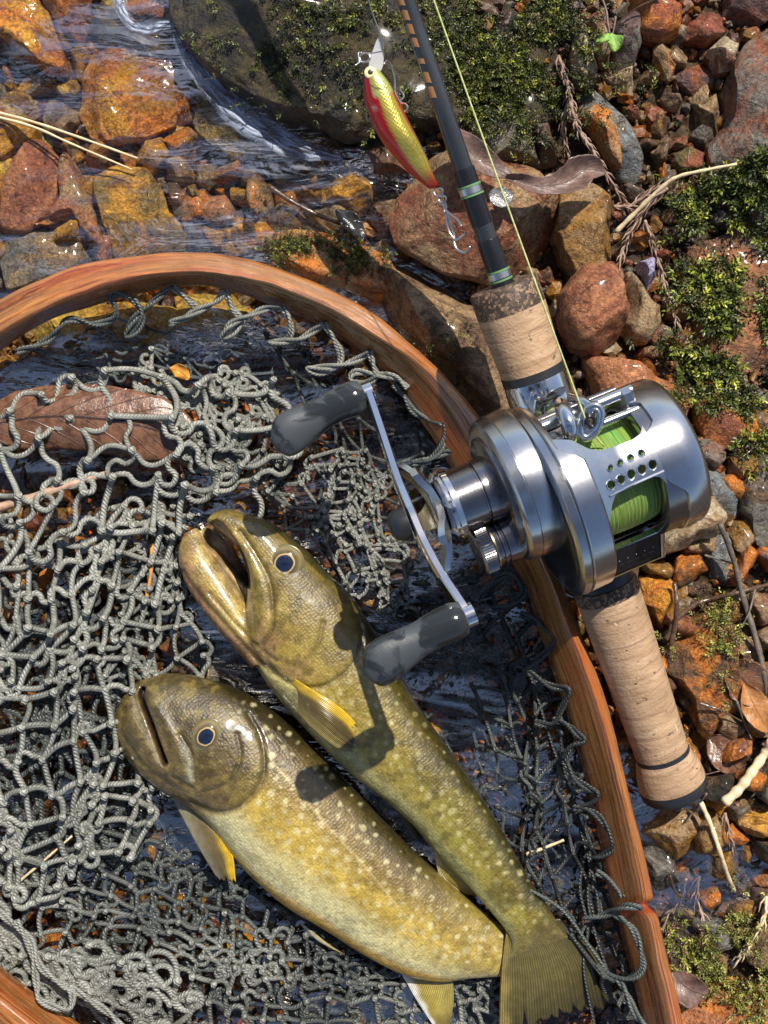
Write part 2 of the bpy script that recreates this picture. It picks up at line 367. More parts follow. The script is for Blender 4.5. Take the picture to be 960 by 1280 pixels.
# ------------------------------------------------------------------ stones one by one (outline in photo pixels of the place, bottom, top, colours)
ST = [
 ('boulder','dark wet boulder at the top centre, mossy on its right half',[(228,-70),(232,28),(246,56),(276,92),(316,132),(348,150),(388,174),(430,190),(480,170),(560,168),(650,165),(705,130),(735,60),(735,-70)],-1.9,2.3,'dark','dark2','boulder',.6),
 ('river_ledge','brown golden ledge under water along the lower left of the dark boulder',[(205,30),(228,30),(262,60),(330,120),(400,160),(440,192),(405,208),(345,216),(295,205),(255,180),(232,130),(214,80)],-1.9,-.02,'mustard','olive','ledge',.5),
 ('river_stone','orange and gold stone in the top left corner',[(-40,-40),(40,-40),(62,20),(80,70),(84,90),(55,88),(20,62),(-35,30)],-1.6,.25,'orange','gold','stone',.6),
 ('river_stone','rust red wedge of stone at the top left, right of the gold corner stone',[(42,-40),(112,-40),(108,30),(98,52),(80,40),(58,8)],-1.5,.45,'rust','orange','stone',.6),
 ('river_stone','large blocky golden stone under water at the top left',[(125,50),(175,58),(213,72),(224,120),(216,155),(180,172),(150,180),(118,172),(96,140),(106,90)],-1.7,-.15,'gold','orange','stone',.5),
 ('river_stone','olive ledge of stone above the blocky golden stone',[(108,22),(130,20),(170,40),(222,50),(216,74),(172,70),(125,54)],-1.5,-.05,'olive','mustard','stone',.5),
 ('river_stone','small red stone ringed by pale ripples at the top edge',[(160,5),(180,-4),(204,6),(202,22),(176,26),(160,17)],-.9,.1,'rust','pink','stone',.8),
 ('river_stone','grey olive slab in the water left of the dark boulder',[(205,-30),(245,-30),(245,20),(225,45),(200,40)],-1.5,-.1,'olive','grey','stone',.5),
 ('river_stone','pale pink slab at the left edge beside the dry straws',[(-30,125),(0,128),(20,145),(55,165),(52,182),(20,184),(5,202),(-30,190)],-1.5,-.1,'pink','gold','stone',.4),
 ('river_stone','rusty pink oval stone standing behind the top left of the wooden hoop',[(38,178),(52,178),(72,198),(78,240),(66,270),(40,292),(5,292),(6,240),(20,203)],-1.6,.0,'pink','rust','stone',.4),
 ('river_stone','yellow stone cut by the left edge, beside the rusty pink one',[(-40,200),(3,192),(18,207),(10,245),(2,292),(-40,305)],-1.6,-.1,'yellow','gold','stone',.4),
 ('river_stone','tan triangular stone between the rusty pink oval and the long golden stone',[(85,195),(100,215),(114,240),(122,280),(133,312),(118,322),(95,284),(60,287),(76,240),(77,203)],-1.6,-.1,'tan','pink','stone',.4),
 ('river_stone','flat brown grey stone touching the hoop at far left',[(12,300),(40,282),(80,286),(102,305),(118,328),(90,350),(50,360),(12,365),(3,330)],-1.6,-.15,'tan','grey','stone',.4),
 ('river_stone','long golden stone with a green band running down to the hoop',[(120,225),(150,210),(185,215),(205,245),(224,275),(240,308),(230,330),(180,335),(148,332),(142,308),(127,262)],-1.6,.0,'gold','mustard','stone',.4),
 ('river_stone','low plum coloured slab left of the long golden stone',[(118,262),(140,265),(160,282),(158,298),(142,325),(126,305)],-1.6,-.7,'plum','grey','stone',.4),
 ('river_stone','rust coloured oblong stone right of the long golden stone',[(208,225),(222,226),(238,252),(232,264),(217,256)],-1.5,-.3,'rust','brown','stone',.5),
 ('river_stone','blue grey stone touching the hoop, right of the long golden stone',[(230,280),(250,277),(277,315),(262,328),(238,318)],-1.5,-.4,'bluegrey','plum','stone',.5),
 ('river_stone','smooth pink brown pebble like a potato above the top of the hoop',[(248,256),(262,246),(283,247),(293,262),(294,281),(275,284),(257,276)],-1.3,-.1,'pink','tan','stone',.5),
 ('river_stone','small green pebble left of the potato shaped one',[(233,234),(245,231),(253,248),(243,254)],-1.3,-.4,'olive','mustard','pebble',.5),
 ('river_stone','brown pebble under the golden side of the dark boulder',[(247,209),(270,207),(274,225),(262,241),(247,232)],-1.4,-.4,'brown','tan','stone',.5),
 ('river_stone','mustard pebble right of the potato shaped pebble',[(288,234),(305,236),(319,250),(305,259),(289,250)],-1.4,-.5,'mustard','gold','pebble',.5),
 ('river_stone','olive angular pebble beside the big amber stone',[(314,268),(330,254),(342,262),(339,279),(325,283)],-1.4,-.3,'olive','mustard','pebble',.5),
 ('river_stone','narrow brown pebble slanting below the olive one',[(302,271),(312,271),(331,295),(322,304),(307,289)],-1.4,-.3,'brown','tan','pebble',.5),
 ('river_stone','broad amber stone in dark water above the mossy orange stone',[(333,290),(350,256),(375,257),(402,268),(424,290),(402,304),(350,302)],-1.6,-.3,'amber','brown','stone',.6),
 ('river_stone','bright amber block below the right end of the pale painted reflection streak',[(392,240),(425,208),(450,203),(467,225),(464,252),(440,276),(408,264)],-1.6,.3,'amber','gold','stone',.6),
 ('river_stone','brown stone under the head of the red lure',[(460,190),(475,176),(502,184),(514,215),(485,224),(461,216)],-.8,.9,'rust','brown','stone',.6),
 ('river_stone','small golden pebble touching the hoop above its highest point',[(277,310),(290,299),(303,318),(295,330),(282,326)],-1.2,-.1,'gold','amber','pebble',.5),
 ('river_stone','gold brown pebble below the potato shaped one',[(254,285),(270,281),(283,295),(273,314),(257,301)],-1.3,-.4,'amber','gold','pebble',.5),
 ('river_stone','grey flattened stone slanting into the hoop',[(278,282),(290,284),(321,318),(317,334),(297,322)],-1.3,-.4,'grey','tan','stone',.5),
 ('river_stone','small amber chip left of the bright amber block',[(373,244),(390,236),(398,250),(385,257)],-1.2,-.2,'amber','gold','pebble',.6),
 ('river_stone','dull brown stone under the belly of the dark boulder',[(300,214),(318,211),(328,230),(312,238),(299,230)],-1.4,-.4,'brown','tan','stone',.5),
 ('mossy_stone','sparkling orange stone with moss outside the hoop top',[(335,302),(365,292),(400,296),(440,302),(482,322),(500,350),(520,392),(470,400),(430,376),(390,354),(348,330)],-1.4,1.0,'tan','orange','stone',.95),
 ('river_stone','long mottled brown stone with black lichen outside the hoop, left of the front cork grip',[(465,330),(500,335),(560,352),(595,380),(630,440),(645,490),(625,545),(590,520),(545,460),(490,400)],-.9,1.9,'brown','tan','stone',.5),
 ('river_stone','big rust brown stone behind the rod below the lure',[(488,272),(500,238),(540,202),(575,190),(612,184),(652,208),(687,240),(697,276),(691,302),(668,342),(620,354),(560,338),(500,302)],-.5,3.0,'rust','tan','stone',.3),
 ('river_stone','tall golden tan stone right of the big rust brown stone',[(688,245),(735,233),(766,258),(772,310),(757,337),(720,348),(690,335),(678,290)],-.2,2.3,'tan','amber','stone',.3),
 ('river_stone','smooth rust coloured stone right of the fishing line, below the golden tan one',[(700,370),(725,338),(762,333),(779,360),(782,390),(771,422),(745,448),(714,436),(699,402)],-.2,2.6,'rust','pink','stone',.3),
 ('river_stone','cream stone with a dark hollow right of the smooth rust stone',[(782,342),(800,352),(819,380),(822,407),(805,430),(784,427),(777,402)],-.2,1.7,'cream','tan','stone',.1),
 ('stone_chip','lilac chip of stone under the hanging cedar sprig',[(797,330),(814,324),(818,345),(809,367),(800,357)],.3,1.8,'lilac','lilac','chip',.1),
 ('river_stone','olive grey flat slab right of the rod under the moss',[(582,162),(650,158),(670,168),(678,207),(640,214),(590,204)],-.2,2.1,'olive','grey','stone',.3),
 ('river_stone','dark brown wedge between the flat slab and the blue grey stone',[(660,160),(682,152),(695,205),(672,210)],-.2,2.0,'brown','plum','stone',.3),
 ('river_stone','upright cream stone speckled black at the edge of the top moss',[(712,28),(725,24),(741,52),(745,86),(736,110),(722,114),(714,80)],-.2,1.9,'cream','tan','stone',.2),
 ('river_stone','narrow brown upright stone right of the speckled cream one',[(735,28),(752,24),(763,55),(761,90),(748,94),(740,60)],-.2,1.6,'brown','tan','stone',.2),
 ('river_stone','grey brown flat topped upright stone under the green seedling',[(762,25),(780,19),(796,26),(797,60),(786,94),(768,94),(760,60)],-.2,1.8,'grey','plum','stone',.2),
 ('river_stone','cream lump between the grey upright stone and the gravel',[(755,102),(775,92),(790,86),(796,108),(785,130),(765,114)],-.2,1.3,'cream','tan','stone',.2),
 ('river_stone','large orange red stone at the top edge right of centre',[(780,-30),(830,-30),(846,18),(843,48),(820,60),(794,53),(788,20)],-.2,2.0,'red','orange','stone',.7),
 ('river_stone','small bright orange oval stone standing on the gravel',[(812,66),(825,56),(839,62),(842,85),(833,109),(819,96)],.1,1.5,'orange','tan','stone',.5),
 ('river_stone','wet red stone near the top, right of the large orange red stone',[(854,36),(885,12),(903,24),(901,48),(880,59),(857,53)],0,1.4,'rust','red','stone',.7),
 ('river_stone','dark maroon stone under the wet red stone',[(842,90),(870,77),(892,90),(889,112),(865,122),(844,109)],0,1.1,'plum','rust','stone',.4),
 ('river_stone','rust and cream stone leaning on the big right slab',[(884,66),(904,47),(917,65),(909,92),(889,98)],0,1.9,'rust','cream','stone',.3),
 ('river_stone','brown stone wedged against the left of the big right slab',[(867,130),(895,113),(902,150),(896,172),(871,167)],0,1.3,'brown','tan','stone',.3),
 ('river_stone','long blue grey stone pointing down beside the cedar sprig',[(722,110),(735,106),(766,135),(787,165),(802,205),(796,234),(769,226),(749,170),(724,140)],-.2,1.6,'bluegrey','grey','stone',.1),
 ('river_stone','tan orange stone lying on the blue grey one',[(727,148),(745,134),(763,140),(772,175),(774,214),(759,197),(741,165)],.4,2.2,'tan','orange','stone',.2),
 ('river_slab','huge rust brown slab rising at the right edge',[(900,112),(932,58),(1000,15),(1020,335),(930,318),(888,222),(884,190),(898,150)],-.3,2.4,'rust','grey','slab',.2),
 ('river_stone','dark red stone in the top right corner',[(905,-30),(1000,-30),(995,25),(940,48),(905,22)],-.2,1.6,'rust','plum','stone',.4),
 ('river_stone','flat round orange brown stone in the gravel above the pale twig',[(835,191),(860,187),(884,195),(882,213),(850,217),(834,206)],.1,1.1,'rust','olive','stone',.2),
 ('river_stone','small folded tan stone left of the flat round stone',[(812,191),(835,166),(843,180),(832,202),(821,207)],.1,1.2,'tan','brown','stone',.2),
 ('river_slab','pinkish brown slab half covered by the right hand moss',[(856,300),(900,285),(990,290),(990,460),(905,470),(866,470),(852,420),(846,370)],-.3,1.2,'brown','pink','slab',.2),
 ('river_stone','red brown stone just below the right hand moss',[(866,505),(900,488),(942,508),(948,550),(925,570),(885,552),(869,530)],-.2,1.3,'rust','orange','stone',.2),
 ('river_stone','orange pink stone between the line and the reel top right',[(730,452),(760,443),(800,443),(832,470),(866,500),(866,548),(830,556),(790,520),(745,500)],-.3,2.0,'orange','pink','stone',.2),
 ('river_stone','grey blue stone right of the reel',[(868,562),(905,583),(926,625),(923,652),(895,647),(866,620)],-.2,1.4,'bluegrey','grey','stone',.1),
 ('river_stone','cream stone poking out at the lower right of the reel',[(815,668),(858,640),(886,618),(905,645),(892,670),(852,684),(822,694)],-.1,2.1,'cream','tan','stone',.1),
 ('river_stone','second grey stone right of the reel, below the cream stone',[(876,677),(916,662),(926,692),(906,737),(880,732)],-.2,1.0,'grey','bluegrey','stone',.2),
 ('river_stone','weathered brown stone at the right edge level with the reel',[(922,602),(945,570),(990,568),(990,695),(940,692),(923,642)],-.3,1.5,'brown','grey','stone',.2),
 ('river_stone','vivid orange lumpy stone right of the rear grip collar',[(798,725),(825,716),(844,728),(840,762),(822,794),(806,772)],-.1,1.7,'orange','gold','stone',.7),
 ('river_stone','large wet orange brown stone right of the rear cork grip',[(824,830),(836,800),(852,788),(880,766),(907,773),(920,800),(925,850),(927,872),(900,902),(882,930),(862,898),(836,862)],-.5,1.7,'orange','brown','stone',.8),
 ('river_stone','small brown stone between the orange stones',[(815,790),(835,775),(850,780),(838,805),(820,812)],-.2,1.2,'brown','rust','stone',.5),
 ('river_stone','dull olive stone in the pool by the end of the rear grip',[(842,868),(870,862),(884,912),(892,965),(860,955),(846,918)],-1.0,.2,'olive','mustard','stone',.6),
 ('river_stone','wet tan slab directly below the butt of the rod',[(798,1042),(830,1010),(867,1013),(884,1030),(870,1064),(830,1078)],-.9,.8,'tan','amber','stone',.95),
 ('river_stone','glistening dark pebble below the wet tan slab',[(803,1062),(830,1054),(850,1072),(847,1097),(820,1113),(805,1092)],-.9,.6,'grey','dark','stone',1.0),
 ('river_stone','golden tan stone at the right edge level with the butt',[(914,1026),(935,1003),(990,998),(990,1052),(938,1048)],-.7,.9,'tan','gold','stone',.4),
 ('river_stone','sunken amber stone at the right edge',[(903,1095),(935,1082),(970,1098),(955,1124),(915,1124)],-1.2,.0,'amber','olive','stone',.5),
 ('river_stone','smooth orange stone in the bottom right corner',[(828,1262),(870,1226),(920,1204),(1000,1195),(1000,1340),(828,1340)],-1.0,1.0,'orange','pink','stone',.5),
 ('river_stone','dark stone beside the lower right part of the hoop',[(838,1150),(862,1165),(868,1200),(850,1230),(832,1200)],-1.0,.3,'dark','plum','stone',.8),
 ('river_stone','yellow stone seen through the net at the upper left inside the hoop',[(20,410),(80,388),(150,380),(215,385),(235,410),(215,440),(140,452),(60,455)],-1.7,-.5,'yellow','gold','stone',.4),
 ('river_stone','golden stone under the top of the hoop inside the net',[(220,372),(290,368),(330,388),(345,425),(320,445),(265,440),(232,415)],-1.7,-.5,'gold','yellow','stone',.4),
 ('river_stone','amber stone inside the hoop behind the thick cord loops',[(340,390),(375,395),(395,425),(380,452),(350,448)],-1.7,-.7,'amber','olive','stone',.4),
 ('river_stone','pink orange stone inside the hoop right of the big fish',[(662,905),(700,888),(720,918),(712,947),(682,964),(664,940)],-1.6,-.1,'pink','orange','stone',.4),
 ('river_stone','golden stone inside the hoop below the pink orange one',[(690,968),(738,964),(748,1000),(742,1032),(712,1036),(692,1005)],-1.6,-.1,'gold','orange','stone',.4),
 ('river_stone','greenish stone inside the hoop right of the fish tails',[(672,1092),(705,1080),(738,1092),(742,1118),(705,1128),(676,1118)],-1.6,-.3,'olive','mustard','stone',.4),
 ('river_stone','tan stone beside the inner face of the hoop above the damaged spot',[(738,1118),(772,1112),(790,1160),(786,1200),(762,1205),(742,1165)],-1.6,-.2,'tan','gold','stone',.4),
 ('river_stone','broad golden stone under the net in the bottom left',[(50,1172),(80,1150),(125,1155),(150,1185),(142,1222),(90,1228),(50,1205)],-1.7,-.4,'gold','orange','stone',.4),
 ('river_stone','orange stone under the net at the bottom edge',[(140,1262),(165,1238),(215,1245),(235,1275),(220,1310),(150,1310)],-1.7,-.4,'orange','red','stone',.4),
 ('river_stone','gold stone under the net left of the lower fish belly',[(150,1092),(200,1070),(255,1085),(285,1120),(262,1150),(200,1148),(160,1130)],-1.7,-.5,'gold','amber','stone',.4),
 ('river_stone','amber stone under the net below the lower fish belly',[(255,1170),(310,1155),(370,1180),(385,1225),(330,1245),(272,1225)],-1.7,-.6,'amber','gold','stone',.4),
 ('river_stone','dark amber stone under the net at the bottom centre',[(395,1235),(450,1228),(490,1250),(485,1300),(420,1310),(392,1275)],-1.7,-.6,'amber','olive','stone',.4),
 ('river_stone','orange tan stone at the left edge under the wide net loops',[(-30,735),(20,722),(60,700),(90,690),(70,735),(45,765),(0,785),(-30,780)],-1.5,.2,'orange','tan','stone',.4),
 ('river_stone','mossy green stone under the net left of the open mouth',[(150,690),(200,670),(225,700),(222,760),(190,800),(155,770)],-1.7,-.5,'olive','mustard','stone',.4),
 ('river_stone','rusty stone under the net between the upper fish and the handle',[(375,640),(410,628),(440,650),(442,700),(405,710),(380,685)],-1.6,-.1,'orange','rust','stone',.7),
 ('river_stone','brown red stone under the net at the left edge, low down',[(-30,1010),(25,1000),(60,1030),(50,1080),(0,1095),(-30,1080)],-1.7,-.5,'rust','dark','stone',.4),
]
for nm, lb, poly, z0, z1, a, b, cat, wet in ST:
    kw = {}
    if nm == 'boulder': kw = dict(rough=.15, facets=4, box=.45)
    if 'potato' in lb or 'smooth' in lb: kw = dict(facets=3, rough=.02)
    stone(nm, lb, poly, z0, z1, a, b, cat, wet=wet, **kw)
STP = [(np.array(s[2], float), s[4]) for s in ST]
def inside(poly, x, y):
    n = len(poly); c = np.zeros(np.shape(x), bool); j = n - 1
    for i in range(n):
        xi, yi = poly[i]; xj, yj = poly[j]
        m = ((yi > y) != (yj > y)) & (x < (xj - xi) * (y - yi) / (yj - yi + 1e-9) + xi); c ^= m; j = i
    return c
HOOP_IN = np.array([(0,435),(70,380),(150,352),(240,345),(330,368),(400,405),(470,460),(520,520),(580,580),(640,690),(703,875),(741,1035),(766,1130),(796,1244),(810,1330),(0,1330)], float)
HOOP_OUT = np.array([(-10,372),(100,330),(240,314),(350,335),(426,366),(550,463),(600,520),(690,680),(757,870),(783,975),(818,1131),(855,1280),(860,1340),(-10,1340)], float)
def cover_top(px, py):
    t = -9.0
    for pl, z in STP:
        if inside(pl, px, py): t = max(t, z)
    return t

FILL = {}
rf = np.random.default_rng(77); fills = []
def filler():
    spec = [((-20, 500), (-20, 330), 70, 'gold orange amber gold yellow tan orange'.split(), 'sunken %s stone in the water at the top left', (13, 34)),
            ((0, 800), (350, 1290), 70, 'gold amber orange amber brown gold'.split(), 'sunken %s stone under the net', (10, 26)),
            ((780, 970), (560, 1290), 60, 'brown plum tan rust orange brown dark grey'.split(), '%s stone on the lower right bank', (12, 30)),
            ((600, 970), (0, 560), 30, 'brown plum tan rust brown grey'.split(), '%s stone on the upper right bank', (9, 18))]
    for xr, yr, n, cols, lab, sr in spec:
        k = t = 0; n_ = n
        while k < n and t < 4000:
            t += 1; px, py = rf.uniform(*xr), rf.uniform(*yr); sz = sr[1] + (sr[0] - sr[1]) * min(1, t / 1500 + rf.uniform(0, .3))
            inn = inside(HOOP_IN, px, py)
            if (inside(HOOP_OUT, px, py) and not inn) or cover_top(px, py) > -5: continue
            if 'net' in lab and not inn: continue
            if any((px - q[0]) ** 2 + (py - q[1]) ** 2 < (.64 * (sz + q[2])) ** 2 for q in fills): continue
            x, y, _ = P(px, py, 0); zb = float(bed_z(np.array([x]), np.array([y]))[0])
            if 'top left' in lab and zb > -.6: continue
            fills.append((px, py, sz)); k += 1; ck = rf.choice(cols)
            an = rf.uniform(0, 6.28) + np.arange(7) / 7 * 6.28; el = rf.uniform(.5, 1); ro = rf.uniform(0, 3.14)
            pts = np.stack([np.cos(an) * sz, np.sin(an) * sz * el], 1) * rf.uniform(.78, 1.2, (7, 1)); cr, sr_ = math.cos(ro), math.sin(ro)
            pts = pts @ np.array([[cr, sr_], [-sr_, cr]]) + (px, py); hh = sz * SC * rf.uniform(.9, 1.6)
            nm = dict(rust='rust red', gold='golden', plum='maroon').get(ck, ck)
            o_ = stone('river_stone', 's', pts, zb - .2 - hh * .4, min(zb + .15 + hh * 1.3 + (.35 if 'net' in lab else 0), 1.4), ck, rf.choice(['brown', 'tan', 'orange', 'amber', 'grey']), 'stone', level=3, wet=.5)
            FILL.setdefault((lab % nm, ''), []).append((py, px, o_))
filler()
# pebbles that can be told apart: picked by place and colour
def place_name(px, py):
    for nm, box in (('in the gravel beside the blue grey stone', (785, 110, 900, 190)), ('in the gravel near the pale twig', (780, 190, 900, 300)),
                    ('between the upright stones at the top', (700, 0, 800, 110)), ('near the top right corner', (800, 0, 960, 110)),
                    ('in the shallow water above the hoop', (150, 180, 350, 330)), ('in dark water under the lure', (350, 190, 500, 330)),
                    ('in the water at the far left', (0, 0, 150, 330)), ('beside the front cork grip', (440, 330, 780, 520)),
                    ('between the reel and the right edge', (780, 520, 960, 740)), ('between the rear grip and the right edge', (800, 740, 960, 1000)),
                    ('under the butt of the rod', (780, 1000, 960, 1130)), ('in the bottom right corner', (800, 1130, 960, 1290)),
                    ('under the right side of the net', (600, 780, 800, 1290)), ('under the net at the bottom', (0, 1000, 640, 1290)),
                    ('under the left side of the net', (0, 450, 300, 1000))):
        x0, y0, x1, y1 = box
        if x0 <= px < x1 and y0 <= py < y1: return nm
    return None
PK = dict(orange='orange', rust='rust red', brown='brown', tan='tan', cream='cream', grey='grey', amber='amber', gold='golden', plum='maroon', olive='olive')
placed = []; cnt = 0; PEB = {}
r = np.random.default_rng(21)
while cnt < 280 and len(placed) < 5000:
    zone = r.random()
    if zone < .30: px, py = r.uniform(700, 960), r.uniform(0, 320)
    elif zone < .45: px, py = r.uniform(160, 500), r.uniform(180, 330)
    elif zone < .75: px, py = r.uniform(780, 965), r.uniform(520, 1285)
    elif zone < .80: px, py = r.uniform(600, 800), r.uniform(340, 520)
    else: px, py = r.uniform(0, 790), r.uniform(370, 1285)
    placed.append(0)
    size = r.uniform(6, 15) if r.random() < .8 else r.uniform(12, 20)
    pn = place_name(px, py)
    if pn is None or cover_top(px, py) > -5: continue
    if any((px - q[0]) ** 2 + (py - q[1]) ** 2 < (.75 * (size + q[2])) ** 2 for q in placed if q) or any((px - q[0]) ** 2 + (py - q[1]) ** 2 < (.8 * (size + q[2])) ** 2 for q in fills): continue
    inn = inside(HOOP_IN, px, py)
    if inside(HOOP_OUT, px, py) and not inn: continue
    placed.append((px, py, size))
    x, y, _ = P(px, py, 0); zb = float(bed_z(np.array([x]), np.array([y]))[0])
    water = zb < -.5
    ck = r.choice(['amber', 'gold', 'brown', 'rust', 'olive', 'orange'] if water else ['orange', 'rust', 'brown', 'tan', 'cream', 'grey', 'plum', 'tan', 'rust'])
    an = np.sort(r.uniform(0, 6.28, 3)[0] + np.arange(7) / 7 * 6.28); el = r.uniform(.6, 1); ro = r.uniform(0, 3.14)
    pts = np.stack([np.cos(an) * size, np.sin(an) * size * el], 1) * r.uniform(.8, 1.1, (7, 1)); cr, sr = math.cos(ro), math.sin(ro)
    pts = pts @ np.array([[cr, sr], [-sr, cr]]) + (px, py)
    hh = size * SC * r.uniform(.9, 1.5)
    o_ = stone('pebble', 'small %s pebble %s' % (PK[ck], pn), pts, zb - .1 - hh * .4, zb + .1 + hh * 1.2, ck, r.choice(['brown', 'tan', 'rust', 'amber']), 'pebble', level=3,
          group='small %s pebbles %s' % (PK[ck], pn), wet=.4)
    cnt += 1; PEB.setdefault((ck, pn), []).append((py, px, o_))

ORD = ['topmost', 'second from the top', 'third from the top', 'fourth from the top', 'fifth from the top', 'sixth from the top', 'seventh from the top', 'eighth from the top', 'ninth from the top', 'tenth from the top'] + ['%s from the top' % w for w in 'eleventh twelfth thirteenth fourteenth fifteenth sixteenth seventeenth eighteenth nineteenth twentieth'.split()]
for (ck, pn), L in PEB.items():
    if len(L) < 2: continue
    L.sort(key=lambda q: q[0])
    for i, (_, _, o_) in enumerate(L):
        o_['label'] = 'small %s pebble %s, %s' % (PK[ck], pn, 'lowest' if i == len(L) - 1 else ORD[min(i, 19)])
for (lb, _), L in FILL.items():
    L.sort(key=lambda q: q[0])
    for i, (_, _, o_) in enumerate(L):
        o_['group'] = lb.replace('stone', 'stones', 1)
        o_['label'] = lb if len(L) == 1 else lb + ', ' + ('lowest' if i == len(L) - 1 else (ORD + ['%s from the bottom' % w for w in 'tenth ninth eighth seventh sixth fifth fourth third second'.split()])[min(i, 28)])
# finer gravel that nobody could count: one object
def gravel():
    V0, F0 = ico(1); mb = MB(); r = np.random.default_rng(3); pal = [COL[k] for k in ('rust', 'brown', 'tan', 'amber', 'grey', 'gold', 'plum', 'brown', 'cream', 'orange')]
    N = 14000
    xs = r.uniform(-15, 15, N); ys = r.uniform(-19, 19, N); zb = bed_z(xs, ys)
    d = zb < -.6
    sz = r.gamma(2.2, .05, N).clip(.05, .36)
    j = r.integers(0, len(pal), N)
    Vs = []; Fs = []; Cs = []
    for i in range(N):
        V = V0 * (sz[i] * r.uniform(.5, 1.3, 3)) * (1 + r.normal(size=(len(V0), 1)) * .17)
        a = r.uniform(0, 6.28); ca, sa = math.cos(a), math.sin(a)
        V = V @ np.array([[ca, sa, 0], [-sa, ca, 0], [0, 0, 1]]) + (xs[i], ys[i], zb[i] + .12 + sz[i] * .4)
        Vs.append(V); Fs.append(F0 + i * len(V0)); c = np.array(pal[j[i]]) * r.uniform(.3, 1.0)
        c = c * (.95, .62, .24) if d[i] else c * (.62, .55, .46)
        Cs.append(np.broadcast_to(c, V.shape))
    me = mesh_np('gravel', np.concatenate(Vs), np.concatenate(Fs), False, None, {'col': np.concatenate(Cs)})
    tag(ob('gravel', me, M_GRAVEL), 'fine brown and tan gravel between the river stones', 'gravel', kind='stuff')
gravel()
# ------------------------------------------------------------------ metals and the like
def metal(name, color, rough, aniso=0.0, brush=None, coat=0.0):
    s = NT(name); o = s.obj()
    n = None; r = rough
    if brush:
        st = s.noise(s.mapping(o, scale=brush), 14, 3, .6)
        n = s.bump(st, .12, .02); r = s.math('MULTIPLY_ADD', st, .14, rough - .05)
    sm = s.ramp(s.noise(o, 1.1, 5, .65), [(.45, 0.), (.75, .35)])
    col = s.mix(sm, color, tuple(c * .62 for c in color))
    return s.fin(col, r, 1.0, n, Coat_Weight=coat)
M_SILVER = metal('brushed_silver', (.60, .60, .61), .15, brush=(9, .6, .6))
M_STEEL = metal('dark_steel', (.32, .30, .30), .16, brush=(9, .6, .6))
M_CHROME = metal('chrome', (.78, .78, .80), .07)
M_BRASS = metal('brass', (.75, .52, .22), .2)
M_WIRE = metal('hook_wire', (.70, .68, .66), .32)
def plastic(name, color, rough, wetty=0.0, bump=0.0):
    s = NT(name); o = s.obj(); c = color; r = rough
    if wetty:
        w = s.ramp(s.noise(o, .75, 4, .55, .8), [(.49, 0.), (.545, 1.)])
        c = s.mix(w, color, tuple(x * .38 for x in color)); r = s.mix(w, (rough,) * 3, (.10,) * 3)
    n = s.bump(s.noise(o, 18, 4), bump, .02) if bump else None
    return s.fin(c, r, 0.0, n)
M_RUBBER = plastic('handle_rubber', (.050, .056, .062), .42, 1.0, .25)
M_BLACK = plastic('black_plastic', (.012, .012, .014), .18)
M_MATT = plastic('matt_black', (.018, .019, .022), .36)
M_GREEN = plastic('green_thread', (.12, .25, .10), .35)
M_GOLDT = plastic('gold_lettering', (.38, .18, .07), .35)
M_WHITE = plastic('engraved_white', (.55, .55, .52), .5)

def lathe(prof, c=(0, 0), n=64, axis=0, a0=0, a1=2 * math.pi, sq=1.0):
    """prof: (position along axis, radius); c: centre in the other two axes"""
    prof = np.asarray(prof, float); m = len(prof); full = abs(a1 - a0 - 2 * math.pi) < 1e-6
    k = n if full else n + 1
    th = a0 + np.arange(k) / n * (a1 - a0)
    V = np.zeros((m, k, 3)); o = [i for i in range(3) if i != axis]
    V[..., axis] = prof[:, :1]; V[..., o[0]] = c[0] + prof[:, 1:2] * np.cos(th); V[..., o[1]] = c[1] + prof[:, 1:2] * np.sin(th) * sq
    i = np.arange(m - 1)[:, None] * k; j = np.arange(k if full else k - 1)[None]; j2 = (j + 1) % k
    F = np.stack([i + j, i + j2, i + k + j2, i + k + j], -1).reshape(-1, 4)
    return V.reshape(-1, 3), F
def bevbox(c, s, b=.03):
    c = np.asarray(c, float); s = np.asarray(s, float) / 2
    V = []; idx = {}
    for sx in (-1, 1):
        for sy in (-1, 1):
            for sz in (-1, 1):
                for ax in range(3):
                    v = np.array((sx * s[0], sy * s[1], sz * s[2])); d = np.array((sx, sy, sz)) * b
                    w = v - d; w[ax] = v[ax]; idx[(sx, sy, sz, ax)] = len(V); V.append(c + w)
    Q = []; T = []
    for ax in range(3):
        o = [i for i in range(3) if i != ax]
        for sg in (-1, 1):
            q = []
            for u, v in ((-1, -1), (1, -1), (1, 1), (-1, 1)):
                k = [0, 0, 0]; k[ax] = sg; k[o[0]] = u; k[o[1]] = v; q.append(idx[(*k, ax)])
            Q.append(q)
        for u in (-1, 1):
            for v in (-1, 1):
                k0 = [0, 0, 0]; k1 = [0, 0, 0]; k0[ax] = -1; k1[ax] = 1
                for k in (k0, k1): k[o[0]] = u; k[o[1]] = v
                Q.append([idx[(*k0, o[0])], idx[(*k1, o[0])], idx[(*k1, o[1])], idx[(*k0, o[1])]])
    for sx in (-1, 1):
        for sy in (-1, 1):
            for sz in (-1, 1): T.append([idx[(sx, sy, sz, a)] for a in range(3)])
    return np.array(V), [np.array(Q), np.array(T)]
def fix_normals(me):
    import bmesh
    bm = bmesh.new(); bm.from_mesh(me); bmesh.ops.recalc_face_normals(bm, faces=bm.faces); bm.to_mesh(me); bm.free()
def part(name, pieces, mat, root, smooth=True, autos=35):
    mb = MB()
    for p in pieces: mb.add(*p)
    V = np.concatenate(mb.V); F = [np.concatenate(f) for f in mb.F.values() if f]
    me = mesh_np(name, V, F, smooth, np.concatenate(mb.UV), {'col': np.concatenate(mb.C)})
    fix_normals(me)
    if autos: me.set_sharp_from_angle(angle=math.radians(autos))
    o = ob(name, me, mat, root); return o
